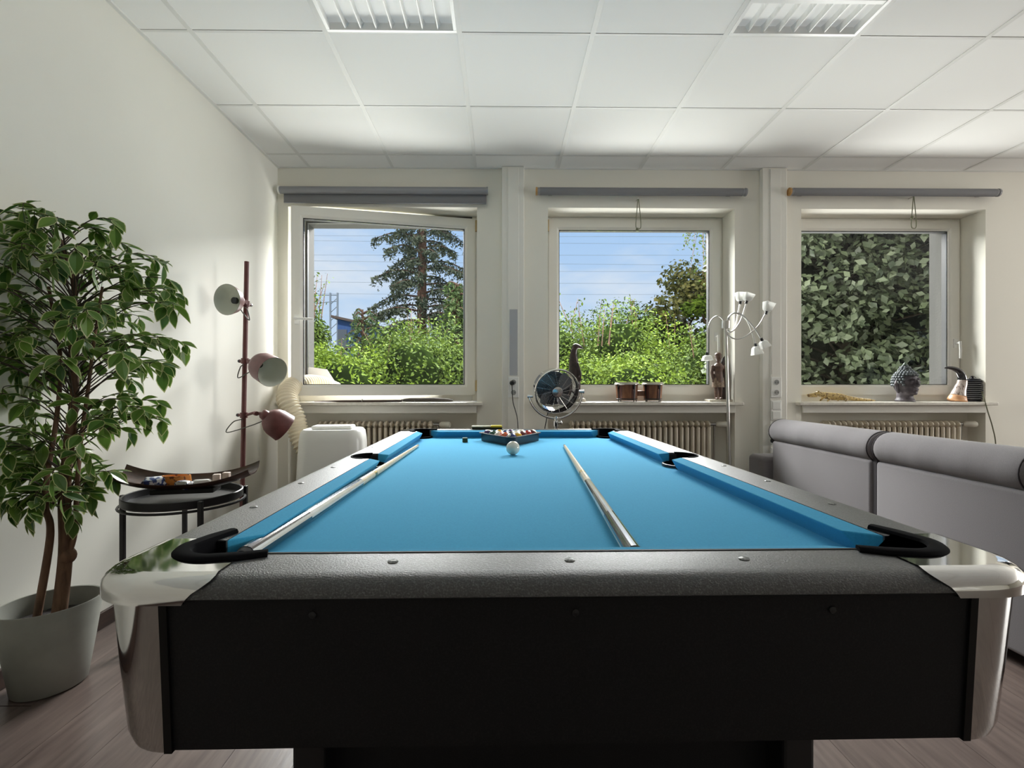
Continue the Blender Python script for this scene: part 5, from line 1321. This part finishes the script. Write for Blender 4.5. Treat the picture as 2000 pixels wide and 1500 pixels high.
# ================================================================ garden outside
GZ = -0.45
M_GRASS = mat('garden_grass', lin(86, 104, 48), 0.9, noise=(3, lin(60, 80, 34), 0.4, 0.6), bump=(40, 0.6, 0.02))
o = MB().box(-40, 40, WALL_OUT, 90, GZ-0.3, GZ).build('ground', M_GRASS); o['kind'] = 'structure'; o['label'] = 'grassy ground outside the windows'; o['category'] = 'ground'
def cloud(name, pts, nrm, size, m_, parent, aspect=0.5, jit=0.8, droop=0.0):
    """leaf blades (two triangles, folded) at pts, roughly facing nrm"""
    n = len(pts); g = np.random.default_rng(sum(map(ord, name))+n)
    nv = nrm+g.normal(0, jit, (n, 3)); nv /= np.linalg.norm(nv, axis=1)[:, None]+1e-9
    d = g.normal(0, 1, (n, 3)); d[:, 2] -= droop; d -= nv*np.sum(d*nv, 1)[:, None]; d /= np.linalg.norm(d, axis=1)[:, None]+1e-9
    s_ = np.cross(nv, d); sz = size*g.uniform(0.6, 1.3, n)[:, None]
    a = pts-d*sz*0.5; c = pts+d*sz*0.5; w_ = s_*sz*aspect*0.5; up = nv*sz*0.08
    b_ = pts+w_+up; e_ = pts-w_+up
    V = np.stack([a, b_, c, e_], 1).reshape(-1, 3)
    I = np.arange(n)*4; T = np.stack([I, I+1, I+2, I, I+2, I+3], 1).reshape(-1)
    me = bpy.data.meshes.new(name); me.vertices.add(len(V)); me.vertices.foreach_set('co', V.astype(np.float32).ravel())
    me.loops.add(len(T)); me.loops.foreach_set('vertex_index', T.astype(np.int32))
    me.polygons.add(2*n); me.polygons.foreach_set('loop_start', (np.arange(2*n)*3).astype(np.int32))
    me.update(calc_edges=True); me.materials.append(m_)
    o = bpy.data.objects.new(name, me); COL.objects.link(o); o.parent = parent
    return o
def blob_pts(blobs, n, g, lo=0.72):
    """points in the outer shell of a set of ellipsoids ((cx,cy,cz),(rx,ry,rz))"""
    vol = np.array([b_[1][0]*b_[1][2]+b_[1][0]*b_[1][1] for b_ in blobs]); cnt = (n*vol/vol.sum()).astype(int)
    P_, N_ = [], []
    for (c, r), k in zip(blobs, cnt):
        v = g.normal(0, 1, (k, 3)); v /= np.linalg.norm(v, axis=1)[:, None]
        rad_ = g.uniform(lo, 1.08, k)[:, None]
        P_.append(np.array(c)+v*np.array(r)*rad_); N_.append(v)
    return np.concatenate(P_), np.concatenate(N_)
M_HEDGE = [leaf_mat('hedge_leaf_bright', lin(58, 78, 24), lin(104, 124, 40), 0.2, 0.75, spec=0.12), leaf_mat('hedge_leaf_mid', lin(42, 60, 22), lin(84, 102, 38), 0.2, 0.75, spec=0.12), leaf_mat('hedge_leaf_deep', lin(36, 52, 22), lin(70, 86, 36), 0.2, 0.75, spec=0.12)]
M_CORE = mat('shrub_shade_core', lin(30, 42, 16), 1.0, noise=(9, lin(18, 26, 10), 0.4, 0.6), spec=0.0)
M_TBARK = mat('tree_bark', lin(112, 84, 70), 0.85, noise=(10, lin(84, 62, 52), 0.4, 0.6), stretch=(4, 4, 0.6), bump=(12, 0.7, 0.02))
g0 = np.random.default_rng(3)
def shrub(px_, ytop, Y_, halfw, lab, mi, n=9000, size=0.085,  loose=0, name='garden_shrub', group='shrubs of the hedge outside'):
    top = at(px_, ytop, Y_); h = top.z-GZ
    t = thing(name, lab, 'shrub', (top.x, Y_, GZ), 0, group)
    bl = []
    for k in range(9):
        a = g0.uniform(0, 2*PI); q = g0.uniform(0.15, 0.75)
        z = g0.uniform(0.35, 0.80)*h; rr_ = halfw*g0.uniform(0.38, 0.60)
        bl.append(((math.cos(a)*halfw*q, math.sin(a)*halfw*q*0.8, z), (rr_, rr_*0.9, min(rr_*1.1, h-z))))
    bl.append(((0, 0, h*0.55), (halfw*0.62, halfw*0.6, h*0.45)))
    n = int(n*1.9); size *= 0.72
    P_, N_ = blob_pts(bl, n, g0, 0.62)
    keep = P_[:, 2] > 0.5; P_, N_ = P_[keep], N_[keep]
    N_[:, 2] += 0.4
    cloud('foliage', P_, N_, size, M_HEDGE[mi], t)
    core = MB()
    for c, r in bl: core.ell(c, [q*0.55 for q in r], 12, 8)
    core.build('inner_growth', M_CORE, t, smooth=180)  # dark solid cores paint the shade inside the foliage
    if loose:                                    # upright shoots above the crown
        LP = []
        sh_ = MB()
        for k in range(loose):
            bx2, by2 = g0.uniform(-0.7, 0.7)*halfw, g0.uniform(-0.4, 0.4)*halfw; hh = g0.uniform(0.10, 0.28)*1.4; lean = g0.normal(0, 0.12)
            p0 = Vector((bx2, by2, h*0.80)); p1 = Vector((bx2+lean, by2, h*0.92+hh))
            sh_.tube([p0, p1], [0.010, 0.003], 4)
            for q in np.linspace(0.35, 1, 9): LP.append(tuple(p0.lerp(p1, q)+Vector((g0.normal(0, 0.05), g0.normal(0, 0.04), 0))))
        sh_.build('shoots', M_TBARK, t)
        LPa = np.array(LP); cloud('shoot_leaves', LPa, np.tile([0, -0.5, 0.6], (len(LPa), 1)), size*1.0, M_HEDGE[mi], t)
    t2 = MB(); t2.tube([(0, 0, 0), (0.05, 0, h*0.5)], [0.08, 0.04], 8); t2.build('stem', M_TBARK, t)
    return t
shrub(592, 545, 8.2, 0.55, 'tall green shrub at the left edge of the open window view', 1, 9000, 0.085, 8)
shrub(645, 690, 7.6, 1.05, 'low yellow green shrub below the blue shed outside the open window', 0, 9000, 0.085)
shrub(735, 676, 7.4, 1.30, 'bright shrub in the middle of the open window view', 0, 10000, 0.085, 3)
shrub(792, 632, 8.6, 1.30, 'green shrub below the conifer outside the open window', 1, 9000, 0.085, 5)
shrub(872, 622, 8.0, 1.30, 'leafy shrub at the right of the open window view', 1, 10000, 0.085, 6)
shrub(980, 620, 8.4, 1.30, 'shrub outside between the open window and the second window', 1, 6000, 0.10)
shrub(1105, 612, 8.0, 1.20, 'shrub with loose shoots at the left of the second window view', 1, 9000, 0.085, 10)
shrub(1190, 590, 9.2, 1.45, 'broad shrub outside behind the bongo drums, left part', 1, 10000, 0.09, 9)
shrub(1275, 612, 8.6, 1.35, 'bright yellow green shrub in the middle of the second window view', 0, 10000, 0.088, 4)
shrub(1178, 690, 7.0, 1.20, 'near bright shrub at the foot of the second window view', 0, 9000, 0.08)
shrub(1365, 640, 7.6, 1.20, 'green shrub at the right edge of the second window view', 1, 9000, 0.085, 3)
shrub(1250, 596, 11.5, 1.6, 'dark distant shrub on the skyline of the second window', 2, 7000, 0.11)

# big conifer behind the hedge
def conifer(px_, Y_, h, rbase, lab, m_, n_br, dens, trunk_r, z_first=1.6, leafsz=0.10):
    base = at(px_, 754, Y_); t = thing('conifer', lab, 'tree', (base.x, Y_, GZ), 0, 'conifers outside')
    MB().tube([(0, 0, 0), (0.04, 0, h*0.5), (0, 0, h)], [trunk_r, trunk_r*0.75, 0.02], 12).build('trunk', M_TBARK, t, smooth=60)
    P_ = []; br = MB(); g = np.random.default_rng(int(px_))
    for k in range(n_br):
        z = z_first+(h-z_first)*(k/n_br)**0.9; L_ = rbase*(1-(z-z_first)/(h-z_first+0.6))**0.75*g.uniform(0.70, 1.12)
        a = k*2.4+g.uniform(-0.4, 0.4)
        pts = [Vector((0, 0, z)), Vector((math.cos(a)*L_*0.5, math.sin(a)*L_*0.5, z+0.06)), Vector((math.cos(a)*L_, math.sin(a)*L_, z-0.16*L_))]
        S2 = spline(pts, 5); br.tube(S2, list(np.linspace(0.030, 0.006, len(S2))), 4)
        m2 = int(dens*L_)
        u = g.uniform(0.24, 1.0, m2)
        for uu in u:
            p_ = S2[min(len(S2)-1, int(uu*(len(S2)-1)))].lerp(S2[min(len(S2)-1, int(uu*(len(S2)-1))+1)], (uu*(len(S2)-1)) % 1)
            w_ = 0.26*L_*(1.05-uu)*0.9+0.05
            lat = g.normal(0, 1)*w_*0.55
            P_.append((p_.x-math.sin(a)*lat, p_.y+math.cos(a)*lat, p_.z-abs(g.normal(0, 0.12))-0.05*abs(lat)))
    br.build('branches', M_TBARK, t)
    P_ = np.array(P_); N_ = np.tile([0, -0.3, 0.8], (len(P_), 1)).astype(float)
    cloud('needles', P_, N_, leafsz, m_, t, aspect=0.32, jit=0.7, droop=0.8)
    return t
M_NEEDLE = leaf_mat('conifer_needles', lin(58, 72, 56), lin(110, 116, 96), 0.12, 0.7)
M_NEEDLE2 = leaf_mat('young_conifer_needles', lin(72, 98, 60), lin(124, 144, 92), 0.15, 0.7)
conifer(822, 13.5, 11.0, 1.75, 'large grey green conifer with a bare trunk outside the open window', M_NEEDLE, 120, 230, 0.15, 2.4, 0.13)
conifer(892, 10.6, 3.65, 0.75, 'green conifer right of the big trunk outside the open window', M_NEEDLE2, 60, 300, 0.07, 1.2, 0.11)
conifer(708, 11.0, 3.15, 0.85, 'small young conifer left of the big conifer', M_NEEDLE2, 44, 260, 0.05, 0.9, 0.09)

# broadleaf tree right in the second window
M_AUT = leaf_mat('broadleaf_brown_green', lin(70, 78, 36), lin(124, 118, 62), 0.30, 0.5)
def broadleaf(px_, ytop, Y_, rad_, lab, m_, n, size, name='broadleaf_tree', group=None, spread=1.0, lo=0.35):
    top = at(px_, ytop, Y_); h = top.z-GZ
    t = thing(name, lab, 'tree', (top.x, Y_, GZ), 0, group)
    br = MB(); br.tube([(0, 0, 0), (0.05, 0, h*0.45), (0.0, 0, h*0.85)], [0.10, 0.07, 0.02], 10)
    bl = []
    for k in range(11):
        a = g0.uniform(0, 2*PI); q = g0.uniform(0.25, 0.8)*rad_*spread; z = h-rad_*g0.uniform(0.35, 1.9); r_ = rad_*g0.uniform(0.28, 0.46)
        c = (math.cos(a)*q, math.sin(a)*q, z); bl.append((c, (r_*1.15, r_, r_*0.72)))
        br.tube([(0, 0, max(0.4, z-0.5*rad_)), (c[0]*0.6, c[1]*0.6, z-0.1), c], [0.03, 0.018, 0.006], 5)
    bl.append(((0, 0, h-rad_*0.3), (rad_*0.4, rad_*0.4, rad_*0.3)))
    br.build('trunk', M_TBARK, t, smooth=60)
    P_, N_ = blob_pts(bl, n, g0, lo); N_[:, 2] += 0.5
    cloud('foliage', P_, N_, size, m_, t, 0.6)
    return t
broadleaf(1335, 508, 11.0, 1.35, 'brown green broadleaf tree rising right of the hedge in the second window', M_AUT, 6500, 0.11)
broadleaf(1388, 570, 9.8, 0.8, 'fresh green tree at the right frame of the second window', M_HEDGE[0], 4000, 0.10)
# dense shaded tree close to the third window
M_SHADE_LEAF = leaf_mat('large_dull_leaf', lin(46, 56, 40), lin(92, 102, 78), 0.06, 0.45, spec=0.5)
dt = thing('dense_tree', 'dense dark leafy tree filling the third window', 'tree', (4.95, 6.9, GZ))
br = MB(); br.tube([(0, 0.3, 0), (0.05, 0.3, 2.2), (-0.1, 0.2, 4.6)], [0.12, 0.08, 0.03], 10)
bl = []
for k in range(96):
    x_ = -1.72+3.5*((k*0.618034) % 1); z = 0.9+4.7*(((k*0.7548777) % 1)); y_ = g0.uniform(-0.75, 0.35)-0.35*max(0, z-3.2)
    bl.append(((x_, y_, z), (g0.uniform(0.34, 0.55), 0.36, g0.uniform(0.16, 0.30))))
    br.tube([(0, 0.3, max(0.4, z-0.4)), (x_*0.6, 0.25+y_*0.4, z-0.12), (x_, y_, z)], [0.02, 0.012, 0.004], 5)
br.build('trunk', mat('dark_branch', lin(58, 50, 42), 0.9, noise=(10, lin(44, 38, 32), 0.4, 0.6), bump=(12, 0.6, 0.02)), dt, smooth=60)
P_, N_ = blob_pts(bl, 26000, g0, 0.45); N_ = N_*0.4+np.array([0, -0.45, 0.55])
cloud('foliage', P_, N_, 0.115, M_SHADE_LEAF, dt, 0.62, 0.45, 0.5)
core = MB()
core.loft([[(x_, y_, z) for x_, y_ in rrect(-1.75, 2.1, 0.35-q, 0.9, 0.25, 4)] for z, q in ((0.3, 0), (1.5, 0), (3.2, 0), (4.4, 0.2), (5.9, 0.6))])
core.build('inner_growth', mat('deep_growth', lin(22, 28, 18), 0.95, bump=(6, 1.0, 0.08)), dt, smooth=60)  # dark block added inside the crown, shaped to shade its leaves

# a thin branch of it hangs into the view of the second window
ob = at(1392, 430, 5.4)-Vector(dt.location); LP = []; mb = MB()
mb.tube(spline([(-0.1, 0, 4.3), tuple(Vector((-1.3, -0.7, 4.1))), tuple(ob+Vector((0.30, 0.1, 0.35)))], 8), list(np.linspace(0.03, 0.008, 17)), 6)
for k in range(9):
    x0_ = -0.02-0.035*k+g0.normal(0, 0.02); pts = [ob+Vector((0.30, 0.1, 0.35)), ob+Vector((x0_*0.5, 0, 0.10)), ob+Vector((x0_+g0.normal(0, 0.03), g0.normal(0, 0.05), -0.25-0.07*(8-k)))]
    S2 = spline(pts, 8); mb.tube(S2, list(np.linspace(0.006, 0.0015, len(S2))), 4)
    for q in S2[5:]:
        for _ in range(4): LP.append(tuple(q+Vector((g0.normal(0, 0.03), g0.normal(0, 0.03), g0.normal(0, 0.03)))))
mb.build('hanging_branch', M_TBARK, dt)
cloud('sparse_leaves', np.array(LP), np.tile([0, -0.8, 0.2], (len(LP), 1)), 0.035, M_HEDGE[2], dt, 0.5, droop=1.0)

# railway wires, mast and blue shed far behind
M_WIRE = mat('wire_grey', lin(150, 158, 168), 0.6, bump=(20, 0.05, 0.001))
mp_ = at(657, 640, 34); ms = thing('railway_mast', 'grey lattice railway mast with overhead wires behind the hedge', 'mast', (mp_.x, 33.5, GZ))
hm = at(657, 572, 33.5).z-GZ
mb = MB()
for s_ in (-0.24, 0.24): mb.box(s_-0.05, s_+0.05, -0.05, 0.05, 0, hm)
mb.build('post', M_WIRE, ms)
mb = MB()
for q in np.arange(0.3, hm-0.4, 0.55): mb.tube([(-0.24, 0, q), (0.24, 0, q+0.45)], 0.025, 4)
mb.build('lattice', M_WIRE, ms)
mb = MB(); mb.tube([(-1.6, 0, hm-0.15), (0.2, 0, hm-0.15)], 0.035, 5); mb.tube([(-1.6, 0, hm-0.75), (0.2, 0, hm-0.55)], 0.03, 5); mb.build('cantilever', M_WIRE, ms)
wz = [(462, 0.0), (474, 0.25), (499, -0.1), (514, 0.35), (530, 0.0), (553, 0.1), (575, 0.0)]
for k, (py_, sl_) in enumerate(wz):                  # contact and feeder wires carried by the mast line
    z = at(990, py_, 33.5).z-GZ
    MB().tube([(-16-k, 0, z+sl_*0.9), (-2, 0, z+0.02+sl_*0.3), (9, 0, z), (22, 0, z+0.02-sl_*0.3), (38, 0, z)], 0.0095, 5).build('overhead_wire', M_WIRE, ms)
p0 = at(655, 619, 24); p1 = at(700, 660, 24)
sh_ = thing('shed', 'blue walled shed with a brown sloping roof behind the hedge', 'shed', (p0.x+0.75, 24, GZ))
hs_ = p0.z-GZ
MB().loft([[(-0.65, y_, 0), (1.6, y_, 0), (1.6, y_, hs_-0.58), (-0.65, y_, hs_-0.105)] for y_ in (0.0, 2.0)]).build('wall', mat('shed_blue', lin(58, 96, 156), 0.6, noise=(4, lin(48, 82, 138), 0.4, 0.6), stretch=(12, 1, 0.5)), sh_)
MB().loft([[(-0.9, -0.2, hs_-0.05), (1.8, -0.2, hs_-0.62), (1.8, -0.2, hs_-0.52), (-0.9, -0.2, hs_+0.07)], [(-0.9, 2.2, hs_-0.05), (1.8, 2.2, hs_-0.62), (1.8, 2.2, hs_-0.52), (-0.9, 2.2, hs_+0.07)]]).build('roof', mat('shed_roof', lin(104, 88, 80), 0.8, bump=(8, 0.4, 0.02)), sh_)
MB().box(-0.64, -0.20, -0.03, -0.001, 0, hs_-0.6).build('door', mat('shed_grey', lin(92, 98, 108), 0.6, bump=(8, 0.1, 0.01)), sh_)
